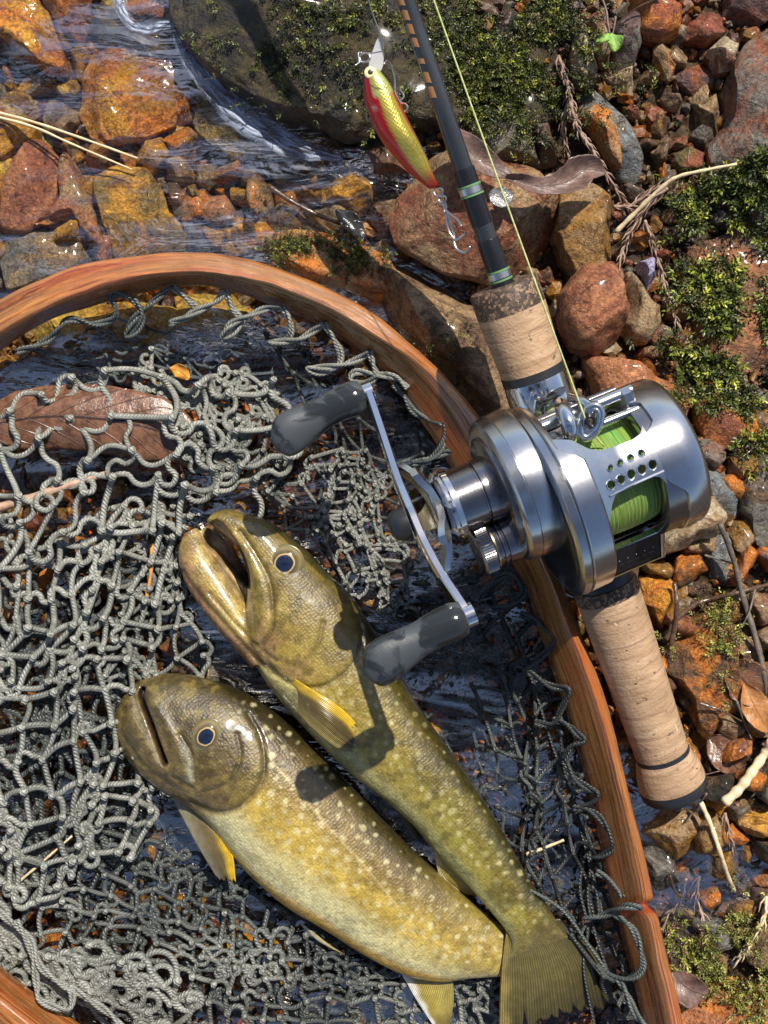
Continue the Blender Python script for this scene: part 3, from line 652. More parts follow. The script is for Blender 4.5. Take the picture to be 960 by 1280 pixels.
def boolean(o, cutters):
    mb = MB()
    for c in cutters: mb.add(*c)
    me = mesh_np('cutter', np.concatenate(mb.V), [np.concatenate(f) for f in mb.F.values() if f], False); fix_normals(me)
    cut = bpy.data.objects.new('cutter', me); C.collection.objects.link(cut); cut.matrix_world = o.matrix_world
    if o.parent: cut.parent = o.parent
    md = o.modifiers.new('b', 'BOOLEAN'); md.operation = 'DIFFERENCE'; md.solver = 'EXACT'; md.object = cut
    dg = bpy.context.evaluated_depsgraph_get(); dg.update()
    nm = bpy.data.meshes.new_from_object(o.evaluated_get(dg)); o.modifiers.clear(); o.data = nm
    nm.set_sharp_from_angle(angle=math.radians(35)); bpy.data.objects.remove(cut)

# ------------------------------------------------------------------ rod and reel share one frame: a across, f towards the tip, u out of the reel
from mathutils import Matrix
TH, RO = math.radians(14), math.radians(7)
F_ = nrm(np.array((-.356 * math.cos(TH), .934 * math.cos(TH), math.sin(TH))))
A_ = np.array((.939 * math.cos(RO), .343 * math.cos(RO), -math.sin(RO))); A_ = nrm(A_ - F_ * (A_ @ F_)); U_ = np.cross(A_, F_)
RO_O = P(764, 593, 6.2)
def frame_empty(name):
    e = empty(name); M = Matrix.Identity(4)
    for i, v in enumerate((A_, F_, U_)):
        for j in range(3): M[j][i] = v[j]
    for j in range(3): M[j][3] = RO_O[j]
    e.matrix_world = M; return e
def L2W(a, f, u): return RO_O + A_ * a + F_ * f + U_ * u
def W2L(p): d = np.asarray(p) - RO_O; return np.array((d @ A_, d @ F_, d @ U_))
bpy.context.view_layer.update()

def disc(prof, c, n=72): return lathe(prof, c, n)
def rounded(a0, a1, R, b=.06, b2=None):
    b2 = b if b2 is None else b2
    q = [(a0, .001), (a0, R - b)] + [(a0 + b * (1 - math.cos(t)), R - b + b * math.sin(t)) for t in (.4, .8, 1.2, 1.57)]
    q += [(a1 - b2 * (1 - math.cos(t)), R - b2 + b2 * math.sin(t)) for t in (1.57, 1.2, .8, .4)] + [(a1, R - b2), (a1, .001)]
    return q
def make_reel():
    root = frame_empty('fishing_reel')
    tag(root, 'silver round baitcasting reel with green braided line, mounted on the rod', 'fishing reel')
    c0 = (0.0, 0.0)
    # left frame ring and gear side
    q = [(-1.84, .5), (-1.84, 2.58), (-1.80, 2.62), (-1.24, 2.60), (-1.18, 2.54), (-1.18, 1.55), (-1.3, 1.5), (-1.3, .5)]
    V, F = disc(q, c0, 96); th = np.arctan2(V[:, 1], V[:, 2]); w = sstep(math.radians(30), math.radians(42), th) * sstep(math.radians(125), math.radians(110), th)
    V[:, 0] = np.where(V[:, 0] > -1.5, V[:, 0] - .46 * w, V[:, 0])
    part('frame_ring', [(V, F)], M_SILVER, root)
    sp = part('side_plate', [disc([(-2.12, .001), (-2.16, 2.3), (-2.14, 2.5), (-2.08, 2.6), (-1.9, 2.63), (-1.86, 2.6), (-1.86, .5)], c0, 96)], M_SILVER, root)
    fp = part('face_plate', [disc([(-2.20, .001), (-2.20, 2.28), (-2.17, 2.34), (-2.13, 2.36), (-2.13, .001)], c0, 96)], M_BLACK, sp)
    # engraved script on the dark face: illegible flourishes
    st = []
    for t0, t1, rr, ph in ((3.75, 4.25, 2.12, 0), (4.0, 4.5, 1.93, 1)):
        ts = np.linspace(t0, t1, 46)
        rad = rr + .055 * np.sin(ts * 62 + ph) + .03 * np.sin(ts * 29)
        pts = np.stack([np.full_like(ts, -2.212), rad * np.cos(ts), rad * np.sin(ts)], 1)
        st.append(tube(pts, .011, 5))
    part('script_mark', st, M_WHITE, sp)
    part('gear_housing', [disc([(-3.02, .001), (-3.06, 1.6), (-3.06, 1.74), (-3.03, 1.86), (-2.96, 1.93), (-2.72, 1.97), (-2.71, 1.95), (-2.695, 1.95), (-2.68, 1.98), (-2.22, 2.0), (-2.14, 1.98), (-2.14, .3)], (.75, .05), 88)], M_SILVER, root)
    part('housing_bezel', [disc([(-3.16, .001), (-3.16, 1.46), (-3.12, 1.53), (-3.0, 1.53), (-3.0, .001)], (.75, .05), 72)], M_STEEL, root)
    # handle drum, drag star, nut
    hc = (.95, .05)
    part('drive_drum', [disc([(-3.1, .86), (-3.2, .88), (-3.5, .86), (-3.52, .80), (-3.56, .80), (-3.58, .84), (-4.2, .82), (-4.2, .3)], hc, 64)], M_STEEL, root)
    part('drag_ring', [disc([(-4.2, .3), (-4.2, .86), (-4.24, .98), (-4.38, 1.0), (-4.42, .95), (-4.5, .95), (-4.54, .9), (-4.62, .74), (-4.62, .3)], hc, 64)], M_CHROME, root)
    star = []
    for k in range(5):
        an = k / 5 * 2 * math.pi + .55
        pr = [(.2, .44, -4.66), (.65, .36, -4.72), (1.05, .29, -4.82), (1.38, .24, -4.98), (1.58, .13, -5.06)]
        V = []
        for rr, w, aa in pr:
            for dw, da in ((-w, -.09), (w, -.09), (w, .09), (-w, .09)):
                V.append((aa + da, hc[0] + rr * math.cos(an) - dw * math.sin(an), hc[1] + rr * math.sin(an) + dw * math.cos(an)))
        Q = [(4 * i + j, 4 * i + (j + 1) % 4, 4 * i + 4 + (j + 1) % 4, 4 * i + 4 + j) for i in range(4) for j in range(4)] + [(0, 1, 2, 3), (16, 17, 18, 19)]
        star.append((np.array(V), np.array(Q)))
    star.append(disc(rounded(-4.82, -4.6, .5, .05), hc, 40))
    part('drag_star', star, M_SILVER, root, autos=30)
    # tension knob on the spool axis
    tc = (-.5, .0)
    kn = lathe([(-4.08, .001), (-4.12, .5), (-4.10, .62), (-4.04, .68), (-3.74, .69), (-3.70, .66), (-3.70, .3)], tc, 120)
    V = kn[0].reshape(7, 120, 3); dv = (V - np.array((0, tc[0], tc[1]))); th = np.arange(120)
    sc = 1 + .016 * np.sign(np.sin(th * math.pi / 1.0 + .5))[None, :, None] * np.array([0, 0, 0, 1, 1, 0, 0])[:, None, None]
    V[..., 1:] = np.array(tc) + dv[..., 1:] * sc
    part('tension_knob', [(V.reshape(-1, 3), kn[1])], M_STEEL, root)
    part('knob_ring', [disc([(-3.70, .3), (-3.70, .665), (-3.66, .665), (-3.66, .3)], tc, 60)], M_BRASS, root)
    part('knob_base', [disc([(-3.66, .3), (-3.66, .62), (-3.58, .63), (-3.56, .59), (-3.52, .59), (-3.50, .63), (-3.44, .63), (-3.42, .59), (-3.38, .59), (-3.36, .64), (-3.1, .66), (-2.9, .68), (-2.9, .3)], tc, 60)], M_STEEL, root)
    # handle arm: bent bar seen from its edge
    tips = [(-4.92, 4.18, -2.75), (-4.97, 3.75, -2.4), (-5.12, 2.85, -1.6), (-5.28, 1.9, -.75), (-5.38, .95, .05), (-5.40, .25, .7), (-5.36, -.4, 1.25), (-5.26, -1.0, 1.8), (-5.18, -1.5, 2.25)]
    pts = catmull(tips, 6); n = len(pts); w = np.interp(np.linspace(0, 1, n), [0, .03, .08, .4, .5, .6, .92, .97, 1], [.10, .24, .30, .34, .52, .36, .30, .24, .10])
    t = nrm(np.gradient(pts, axis=0)); a = nrm(np.cross(t, np.cross(np.array((1., 0, 0)), t))); b = np.cross(t, a)
    V = []
    for i in range(n):
        for dx, dy in ((-.075, -1), (-.11, -.85), (-.11, .85), (-.075, 1), (.075, 1), (.11, .85), (.11, -.85), (.075, -1)):
            V.append(pts[i] + a[i] * dx + b[i] * dy * w[i])
    Q = [(8 * i + j, 8 * i + (j + 1) % 8, 8 * i + 8 + (j + 1) % 8, 8 * i + 8 + j) for i in range(n - 1) for j in range(8)]
    V = np.array(V); caps = [(V[:8], [np.array([(0, 1, 2, 3), (4, 5, 6, 7), (0, 3, 4, 7)])]), (V[-8:], [np.array([(0, 1, 2, 3), (4, 5, 6, 7), (0, 3, 4, 7)])])]
    arm = part('handle_arm', [(V, np.array(Q))] + caps, M_CHROME, root)
    part('nut_cover', [disc([(-6.05, .001), (-6.03, .2), (-5.95, .34), (-5.8, .42), (-5.55, .44), (-5.53, .3)], hc, 40)], M_MATT, root)
    for k, (tp, s) in enumerate((((-4.94, 4.02, -2.62), 1.02), ((-5.18, -1.3, 2.1), 1.02))):
        # rubber paddle: round neck, flattened drooping bulb
        n = 40; u = np.linspace(0, 1, n); k2 = 40; th = np.arange(k2) / k2 * 2 * math.pi
        rf = np.interp(u, [0, .03, .1, .3, .45, .62, .78, .9, .97, 1], [.30, .44, .48, .44, .43, .52, .60, .56, .36, .02]) * s
        ru = np.interp(u, [0, .03, .1, .3, .45, .62, .78, .9, .97, 1], [.30, .44, .48, .42, .38, .36, .34, .30, .20, .02]) * s
        off = np.interp(u, [0, .3, .6, 1], [0, .0, -.14, -.30]) * s
        ker = np.array([1, 2, 3, 2, 1.]) / 9
        for arr in (rf, ru, off): arr[2:-2] = np.convolve(arr, ker, 'valid')
        L = 2.75 * s
        V = np.stack([np.broadcast_to((tp[0] - .12 - u * L)[:, None], (n, k2)), tp[1] + off[:, None] + rf[:, None] * np.cos(th), tp[2] + ru[:, None] * np.sin(th)], -1)
        i = np.arange(n - 1)[:, None] * k2; j = np.arange(k2)[None]
        Fq = np.stack([i + j, i + (j + 1) % k2, i + k2 + (j + 1) % k2, i + k2 + j], -1).reshape(-1, 4)
        kb = part('handle_knob', [(V.reshape(-1, 3), Fq)], M_RUBBER, root, autos=60)
        kb['label'] = 'wet black rubber knob at the %s end of the handle' % ('upper left', 'lower')[k]
        part('knob_collar', [disc([(tp[0] - .14, .1), (tp[0] - .14, .30 * s), (tp[0] + .12, .30 * s), (tp[0] + .2, .12)], (tp[1], tp[2]), 28)], M_CHROME, kb)
    # palm side
    V, F = disc([(.62, 1.55), (.62, 1.98), (.66, 2.04), (1.30, 2.06), (1.70, 2.03), (1.82, 1.96), (1.89, 1.84), (1.93, 1.6), (1.96, .001)], c0, 96); th = np.arctan2(V[:, 1], V[:, 2])
    w = .52 * sstep(math.radians(2), math.radians(-22), th) * sstep(math.radians(-125), math.radians(-95), th) + .34 * sstep(math.radians(34), math.radians(40), th) * sstep(math.radians(66), math.radians(60), th)
    V[:, 0] = np.where(V[:, 0] < .8, V[:, 0] + w, V[:, 0])
    cup = part('palm_cover', [(V, F)], M_SILVER, root)
    part('cup_liner', [disc([(.60, 1.62), (.60, 1.90), (.64, 1.97), (1.5, 1.97), (1.5, 1.6), (.9, 1.52), (1.1, 1.2), (1.1, .001)], c0, 72)], M_STEEL, root)
    # spool
    part('spool', [disc([(-1.25, .001), (-1.15, 1.3), (-1.10, 1.62), (-1.04, 1.64), (-.98, 1.60), (-.92, 1.2), (.72, 1.2), (.80, 1.60), (.86, 1.64), (.92, 1.62), (.98, 1.3), (1.1, .001)], c0, 72)], M_STEEL, root)
    s = NT('braided_line'); o = s.obj()
    nz = s.noise(s.mapping(o, scale=(28, .5, .5)), 1.6, 2, .5, .3)
    col = s.mix(s.ramp(nz, [(.35, 0.), (.65, 1.)]), (.12, .25, .04), (.30, .38, .09))
    col = s.mix(s.ramp(s.noise(s.mapping(o, scale=(12, 1, 1), rot=(0, .0, .03)), 1.0, 2), [(.58, 0.), (.66, .8)]), col, (.42, .42, .08))
    col = s.mix(s.ramp(s.noise(s.mapping(o, scale=(3, .7, .7)), .8, 2), [(.5, 0.), (.7, .5)]), col, (.08, .42, .10))
    M_LINE = s.fin(col, .35, 0, s.bump(s.noise(s.mapping(o, scale=(45, .6, .6)), 1.2, 2), .9, .05))
    prof = [(-.93, .9)]
    for a in np.linspace(-.92, .72, 42): prof.append((a, 1.40 + .10 * math.sqrt(max(0, 1 - ((a + .1) / .9) ** 2)) + .014 * math.sin(a * 60)))
    prof.append((.73, .9))
    part('wound_line', [disc(prof, c0, 90)], M_LINE, root, autos=60)
    # top bridge with two rows of holes
    ang = np.radians(np.linspace(5, 33, 16)); V = []
    aa = np.linspace(-1.80, .68, 18)
    for a in aa:
        R = np.interp(a, [-1.80, -1.3, -.9, -.2, .68], [2.60, 2.52, 2.34, 2.12, 2.05])
        e = np.interp(a, [-1.8, -1.22, -.95, -.7, .3, .55, .68], [math.radians(20), math.radians(14), math.radians(5), 0, 0, math.radians(3), math.radians(9)])
        an = np.interp(ang, [ang[0], ang[-1]], [ang[0] - e * 1.2, ang[-1] + e * .8])
        for t in an: V.append((a, R * math.sin(t), R * math.cos(t)))
        for t in an[::-1]: V.append((a, (R - .17) * math.sin(t), (R - .17) * math.cos(t)))
    k = 32; m = len(aa)
    Q = [(k * i + j, k * i + (j + 1) % k, k * i + k + (j + 1) % k, k * i + k + j) for i in range(m - 1) for j in range(k)]
    Q += [(b + j, b + j + 1, b + k - 2 - j, b + k - 1 - j) for b in (0, k * (m - 1)) for j in range(15)]
    br = part('bridge', [(np.array(V), np.array(Q))], M_SILVER, root, autos=35)
    cut = []
    for i in range(5): cut.append(lathe([(1.2, .001), (1.2, .12), (3.2, .12), (3.2, .001)], (-.78 + i * .31, .42), 20, axis=2))
    for i in range(4): cut.append(lathe([(1.2, .001), (1.2, .08), (3.2, .08), (3.2, .001)], (-.62 + i * .31, .78), 20, axis=2))
    boolean(br, cut)
    tt_ = np.linspace(0, 2 * math.pi, 19)
    for (ha, hf, hr) in [(-.78 + i * .31, .42, .125) for i in range(5)] + [(-.62 + i * .31, .78, .085) for i in range(4)]:
        xa = ha + hr * np.cos(tt_); xf = hf + hr * np.sin(tt_); RR = np.interp(xa, [-1.80, -1.3, -.9, -.2, .68], [2.60, 2.52, 2.34, 2.12, 2.05])
        part('hole_rim', [tube(np.stack([xa, xf, np.sqrt(RR ** 2 - xf ** 2)], 1), .022, 6, caps=False)], M_CHROME, br)
    part('bridge_rim', [tube(np.stack([aa[6:], np.interp(aa[6:], [-1.80, -1.3, -.9, -.2, .68], [2.60, 2.52, 2.34, 2.12, 2.05]) * math.sin(math.radians(4.6)), np.interp(aa[6:], [-1.80, -1.3, -.9, -.2, .68], [2.60, 2.52, 2.34, 2.12, 2.05]) * math.cos(math.radians(4.6))], 1), .035, 8)], M_CHROME, root)
    # front pillars and level wind
    part('front_bar', [tube([(-1.8, 2.05, .62), (1.0, 2.05, .62)], .19, 28)], M_SILVER, root)
    part('front_bar', [tube([(-1.8, 1.62, .98), (.9, 1.62, .98)], .11, 20)], M_SILVER, root)
    part('front_bar', [tube([(-1.5, 2.0, -.3), (.9, 2.0, -.3)], .13, 16)], M_STEEL, root)
    part('pillar_block', [bevbox((.80, 1.92, .60), (.42, .50, .56), .10)], M_SILVER, root)
    gx = -.58
    ring = []
    th = np.linspace(0, 2 * math.pi, 41)
    ca, sa_ = math.cos(-.75), math.sin(-.75)
    for rx, ry, h, rr, sh in ((.22, .42, 1.32, .12, .06), (.14, .28, 1.34, .10, .10)):
        ex, ey = rx * np.cos(th), ry * np.sin(th) + sh
        pts = np.stack([gx + .05 + ca * ex + sa_ * ey * -1, 1.88 - sa_ * ex * -1 + ca * ey - .05, h + .05 * np.cos(th)], 1)
        ring.append(tube(pts, rr, 10, caps=False))
    arch = catmull([(gx - .34, 1.5, 1.05), (gx - .50, 1.7, 1.30), (gx - .46, 2.05, 1.36), (gx - .40, 2.35, 1.05), (gx - .3, 2.45, .6)], 6)
    ring.append(tube(arch, np.interp(np.linspace(0, 1, len(arch)), [0, .3, .7, 1], [.10, .2, .22, .14]), 12))
    ring.append(tube(catmull([(gx + .30, 2.05, 1.35), (gx + .18, 2.35, 1.0), (gx + .05, 2.45, .5)], 5), .13, 10))
    lw = part('line_guide', ring, M_CHROME, root, autos=60)
    part('guide_insert', [tube(np.stack([gx + .05 + .10 * np.cos(th), 1.92 + .13 * np.sin(th), 0 * th + 1.50], 1), .05, 8, caps=False)], M_BLACK, lw)
    # thumb bar at the rear
    tb = part('thumb_bar', [bevbox((0, 0, 0), (1.80, 1.05, .22), .06)], M_BLACK, root)
    tb.location = (-.22, -2.24, .02); tb.rotation_euler = (math.radians(34), 0, 0)
    for sx in (-.93, .93): part('bar_end', [bevbox((sx, 0, .0), (.12, 1.12, .36), .035)], M_CHROME, tb)
    part('bar_edge', [bevbox((0, -.55, .03), (1.84, .05, .22), .02)], M_BRASS, tb)
    part('bar_edge', [bevbox((0, .55, .03), (1.84, .05, .20), .02)], M_CHROME, tb)
    dots = []
    for i in range(6): dots.append((ico(1)[0] * .022 + (-.6 + i * .25, .02, .112), ico(1)[1]))
    for i in range(6): dots.append(bevbox((-.5 + i * .22, -.16, .112), (.12, .02, .008), .003))
    part('grip_dots', dots, M_STEEL, tb)
    part('deck', [bevbox((-.2, -1.2, -1.35), (2.6, 2.0, .2), .05)], M_MATT, root)
    part('rear_bar', [tube([(-1.5, -2.0, -.75), (.9, -2.0, -.75)], .16, 16)], M_STEEL, root)
    # foot
    part('reel_foot', [bevbox((-.2, -.1, -1.95), (1.3, 3.0, .16), .05), bevbox((-.2, .0, -1.72), (1.1, 2.4, .5), .08)], M_STEEL, root)
    for (a, f) in ((-2.0, 1.15), (-2.0, -.2)):
        t = math.atan2(1, 0)
    return root
make_reel()

def cork_mat(dark=False):
    s = NT('dark_cork' if dark else 'cork'); o = s.obj()
    if dark:
        v = s.voro(o, 13, out='Color'); sep = s.n('SeparateColor'); s.set(sep.inputs[0], v)
        c = s.ramp(sep.outputs[0], [(.0, (.035, .022, .014)), (.45, (.10, .06, .035)), (.6, (.30, .19, .11)), (1, (.40, .27, .16))], 'CONSTANT')
        c = s.mix(s.ramp(s.noise(o, 9, 4, .7), [(.45, .8), (.6, 0.)]), c, (.05, .03, .02))
        return s.fin(c, .62, 0, s.bump(s.noise(o, 14, 5), .5, .05))
    w = s.noise(s.mapping(o, scale=(.55, 3.2, .55)), 1.7, 4, .55, .9)
    c = s.ramp(w, [(.3, (.30, .18, .10)), (.5, (.42, .27, .155)), (.7, (.50, .34, .21))])
    c = s.mix(s.ramp(s.noise(s.mapping(o, scale=(.8, 1, .8)), .9, 3), [(.35, .5), (.6, 0.)]), c, (.19, .11, .06))
    jt = s.n('TexWave', wave_type='BANDS', bands_direction='Y'); s.set(jt.inputs[0], o); jt.inputs['Scale'].default_value = .80; jt.inputs['Distortion'].default_value = .25; jt.inputs['Detail'].default_value = 2
    jl = s.ramp(jt.outputs['Fac'], [(.0, .4), (.01, 0.)])
    c = s.mix(jl, c, (.11, .06, .035))
    rg = s.ramp(s.noise(s.mapping(o, scale=(.35, 7, .35)), 1.3, 3, .6, .35), [(.34, .45), (.42, 0.)])
    c = s.mix(rg, c, (.15, .085, .05))
    pit = s.ramp(s.noise(s.mapping(o, scale=(1.8, 3.0, 1.8)), 2.4, 5, .6), [(.645, 0.), (.67, .9)])
    c = s.mix(pit, c, (.10, .055, .03))
    lt = s.ramp(s.noise(s.mapping(o, scale=(3, 1.0, 3), loc=(4, 2, 1)), 1.6, 2), [(.72, 0.), (.75, .7)])
    c = s.mix(lt, c, (.72, .62, .46))
    h = s.math('SUBTRACT', s.noise(o, 11, 4), s.math('MULTIPLY', s.math('ADD', pit, s.math('MULTIPLY', rg, .5)), .7))
    return s.fin(c, .6, 0, s.bump(h, .55, .05))
def make_rod():
    root = frame_empty('fishing_rod')
    tag(root, 'black fishing rod with split cork grips, lying diagonally over the stones', 'fishing rod')
    ra, ru = -.38, -2.75
    def L(prof, n=72, sq=1.0): return lathe(prof, (ra, ru), n, axis=1, sq=sq)
    MC, MD = cork_mat(), cork_mat(True)
    part('rear_grip', [L([(-4.15, .5), (-4.15, .92), (-4.3, .94), (-5.6, .92), (-7.3, .87), (-8.7, .83), (-9.45, .82), (-9.50, .5)])], MC, root)
    part('grip_collar', [L([(-3.75, .5), (-3.77, .90), (-3.85, .95), (-4.15, .955), (-4.165, .5)])], MD, root)
    part('grip_band', [L([(-9.45, .5), (-9.45, .825), (-9.6, .83), (-9.62, .5)])], M_MATT, root)
    part('butt_knob', [L([(-9.6, .5), (-9.6, .83), (-9.8, .90), (-10.1, .985), (-10.45, 1.03), (-10.56, 1.03), (-10.56, .5)])], MC, root)
    part('butt_cap', [L([(-10.54, .5), (-10.54, 1.035), (-10.62, 1.05), (-10.82, 1.03), (-10.96, .92), (-11.02, .7), (-11.04, .001)])], M_MATT, root)
    part('reel_seat', [L([(-3.8, .5), (-3.8, .86), (-3.6, .89), (-2.2, .80), (-1.2, .72), (1.2, .72), (1.7, .80), (1.75, .5)])], M_MATT, root)
    hd = part('seat_hood', [L([(1.52, .6), (1.52, .90), (1.60, .93), (2.0, .93), (2.62, .90), (2.68, .88), (2.68, .6)])], M_CHROME, root)
    part('hood_edge', [L([(1.35, .7), (1.35, .93), (1.52, .935), (1.54, .7)]), L([(2.66, .6), (2.66, .91), (2.90, .90), (2.92, .6)])], M_MATT, root)
    ts = np.linspace(0, 2 * math.pi, 25)
    el = [( .33 * np.cos(t), .12 * np.sin(t)) for t in ts[:-1]]
    V = [(ra + .22 + x, 2.2 + y, ru + math.sqrt(max(0, .93 ** 2 - (.22 + x) ** 2)) + d) for d in (-.05, .035) for x, y in el] + [(ra + .22, 2.2, ru + .955)]
    Fq = [(i, (i + 1) % 24, 24 + (i + 1) % 24, 24 + i) for i in range(24)]; Ft = [(24 + i, 24 + (i + 1) % 24, 48) for i in range(24)]
    part('oval_badge', [(np.array(V), [np.array(Fq), np.array(Ft)])], M_STEEL, hd)
    part('front_grip', [L([(2.87, .5), (2.89, .88), (3.3, .90), (4.2, .955), (4.65, .97), (4.67, .5)])], MC, root)
    part('front_collar', [L([(4.65, .5), (4.65, .972), (5.30, .975), (5.37, .93), (5.39, .4), (5.33, .30), (5.25, .28)])], MD, root)
    # blank, wraps
    s = NT('carbon_blank'); o = s.obj()
    M_BLANK = s.fin(s.mix(s.ramp(s.noise(s.mapping(o, scale=(1, .15, 1)), 3, 3), [(.4, 0.), (.6, 1.)]), (.030, .034, .040), (.045, .05, .056)), .24, .3, s.bump(s.noise(s.mapping(o, scale=(6, 30, 6)), 1.5, 2), .12, .02), Coat_Weight=.6)
    rr = lambda f: np.interp(f, [5.7, 8.8, 14, 40, 120], [.295, .262, .235, .17, .09])
    fs = [5.6, 7, 8.9, 11, 14, 20, 40, 120]
    part('blank', [L([(f, rr(f)) for f in fs], 40)], M_BLANK, root)
    part('winding', [L([(5.25, .1), (5.25, .315), (5.5, .32), (5.7, .315), (6.65, .31), (6.68, .30), (6.68, .1)], 40), L([(7.1, .1), (7.1, .298), (7.15, .305), (8.6, .298), (8.66, .29), (8.66, .1)], 40)], M_BLACK, root)
    for f0 in (5.50, 5.76, 7.90, 8.16): part('green_ring', [L([(f0, .2), (f0, .325), (f0 + .055, .325), (f0 + .055, .2)], 40)], M_GREEN, root)
    for f0 in (5.57, 7.97): part('brass_ring', [L([(f0, .2), (f0, .318), (f0 + .18, .318), (f0 + .18, .2)], 40)], M_WIRE, root)
    # worn rust coloured lettering stripe along the left of the blank, its strokes too worn to read
    st = []
    rs = np.random.default_rng(5)
    f = 10.6
    for w, gap in ((.30, .10), (.28, .22), (.14, .30), (.24, .10), (.26, .10), (.26, .12), (.34, .10), (.34, .10), (.24, .08), (.30, .10), (.22, .1), (.22, .1)):
        R = rr(f) + .008; cols = []
        for t in np.linspace(math.radians(118), math.radians(168), 6):
            for ff in (f, f + w): cols.append((ra + R * math.cos(t), ff + .05 * math.sin(t * 3), ru + R * math.sin(t)))
        Q = [(2 * i, 2 * i + 1, 2 * i + 3, 2 * i + 2) for i in range(5)]
        part('letter_stroke', [(np.array(cols), np.array(Q))], M_GOLDT, root); f += w + gap
    return root
make_rod()
# ------------------------------------------------------------------ landing net: wooden hoop, cords
def wood_mat():
    s = NT('laminated_wood'); uv = s.uv(); p = s.pos()
    g = s.noise(s.mapping(uv, scale=(.22, 7.5, 1)), 2.2, 7, .7, .9)
    c = s.ramp(g, [(.34, (.022, .006, .002)), (.46, (.10, .025, .005)), (.56, (.27, .080, .012)), (.66, (.48, .20, .038))])
    st = s.ramp(s.noise(s.mapping(uv, scale=(.02, 3.3, 1)), 2.0, 2, .5), [(.40, 0.), (.46, 1.), (.54, 1.), (.6, 0.)])
    c = s.mix(s.math('MULTIPLY', st, .55), c, (.36, .17, .05))
    dk = s.ramp(s.noise(s.mapping(uv, scale=(.5, 14, 1)), 3.0, 4, .6, .3), [(.33, .8), (.42, 0.)])
    c = s.mix(dk, c, (.07, .016, .008))
    rd = s.ramp(s.noise(s.mapping(uv, scale=(.12, 1.2, 1)), 1.4, 3), [(.48, 0.), (.62, .35)])
    c = s.mix(rd, c, (.42, .07, .022))
    at = s.attr('col')
    c = s.mix(1.0, c, at, 'MULTIPLY')
    h = s.math('ADD', g, s.math('MULTIPLY', s.noise(s.mapping(uv, scale=(1, 22, 1)), 3, 4), .4))
    return s.fin(c, s.math('MULTIPLY_ADD', s.noise(p, 3, 4), .3, .14), 0, s.bump(h, .25, .05), Coat_Weight=.9, Coat_Roughness=.07)
HP = [ # outer, ridge, inner (photo pixels) going clockwise
 ((-150,500),(-140,535),(-125,575)), ((-80,425),(-75,462),(-60,500)), ((0,373),(3,414),(0,440)), ((50,349),(55,386),(60,402)), ((100,330),(104,366),(115,384)), ((170,319),(172,346),(182,366)), ((240,314),(242,340),(245,358)),
 ((300,321),(297,346),(292,366)), ((350,335),(345,358),(336,382)), ((426,367),(405,383),(392,404)), ((481,401),(456,411),(440,436)), ((550,463),(515,449),(484,476)), ((597,518),(563,497),(525,528)), ((640,585),(600,556),(566,592)),
 ((672,640),(640,625),(603,660)), ((697,712),(683,713),(652,724)), ((724,785),(712,789),(677,802)), ((757,872),(744,876),(703,882)), ((783,975),(772,978),(734,985)), ((810,1088),(797,1091),(756,1096)), ((820,1133),(806,1135),(768,1140)),
 ((824,1150),(811,1152),(773,1157)), ((855,1280),(840,1284),(805,1290)), ((868,1350),(852,1352),(818,1352)), ((860,1450),(842,1442),(812,1425)),
 ((700,1560),(698,1530),(690,1500)), ((480,1540),(480,1512),(485,1480)), ((300,1470),(305,1440),(315,1405)), ((150,1395),(165,1365),(185,1330)), ((30,1330),(52,1292),(78,1264)), ((-45,1265),(-22,1232),(0,1205)),
 ((-130,1170),(-105,1145),(-75,1125)), ((-200,1020),(-172,1005),(-140,990)), ((-235,850),(-205,845),(-170,840)), ((-225,660),(-195,668),(-165,680))]
HZ = (2.05, 2.35, 1.05)
def hoop_curves(m=10):
    return [catmull([h[i] for h in HP], m, True) for i in range(3)]
HC_ = hoop_curves()
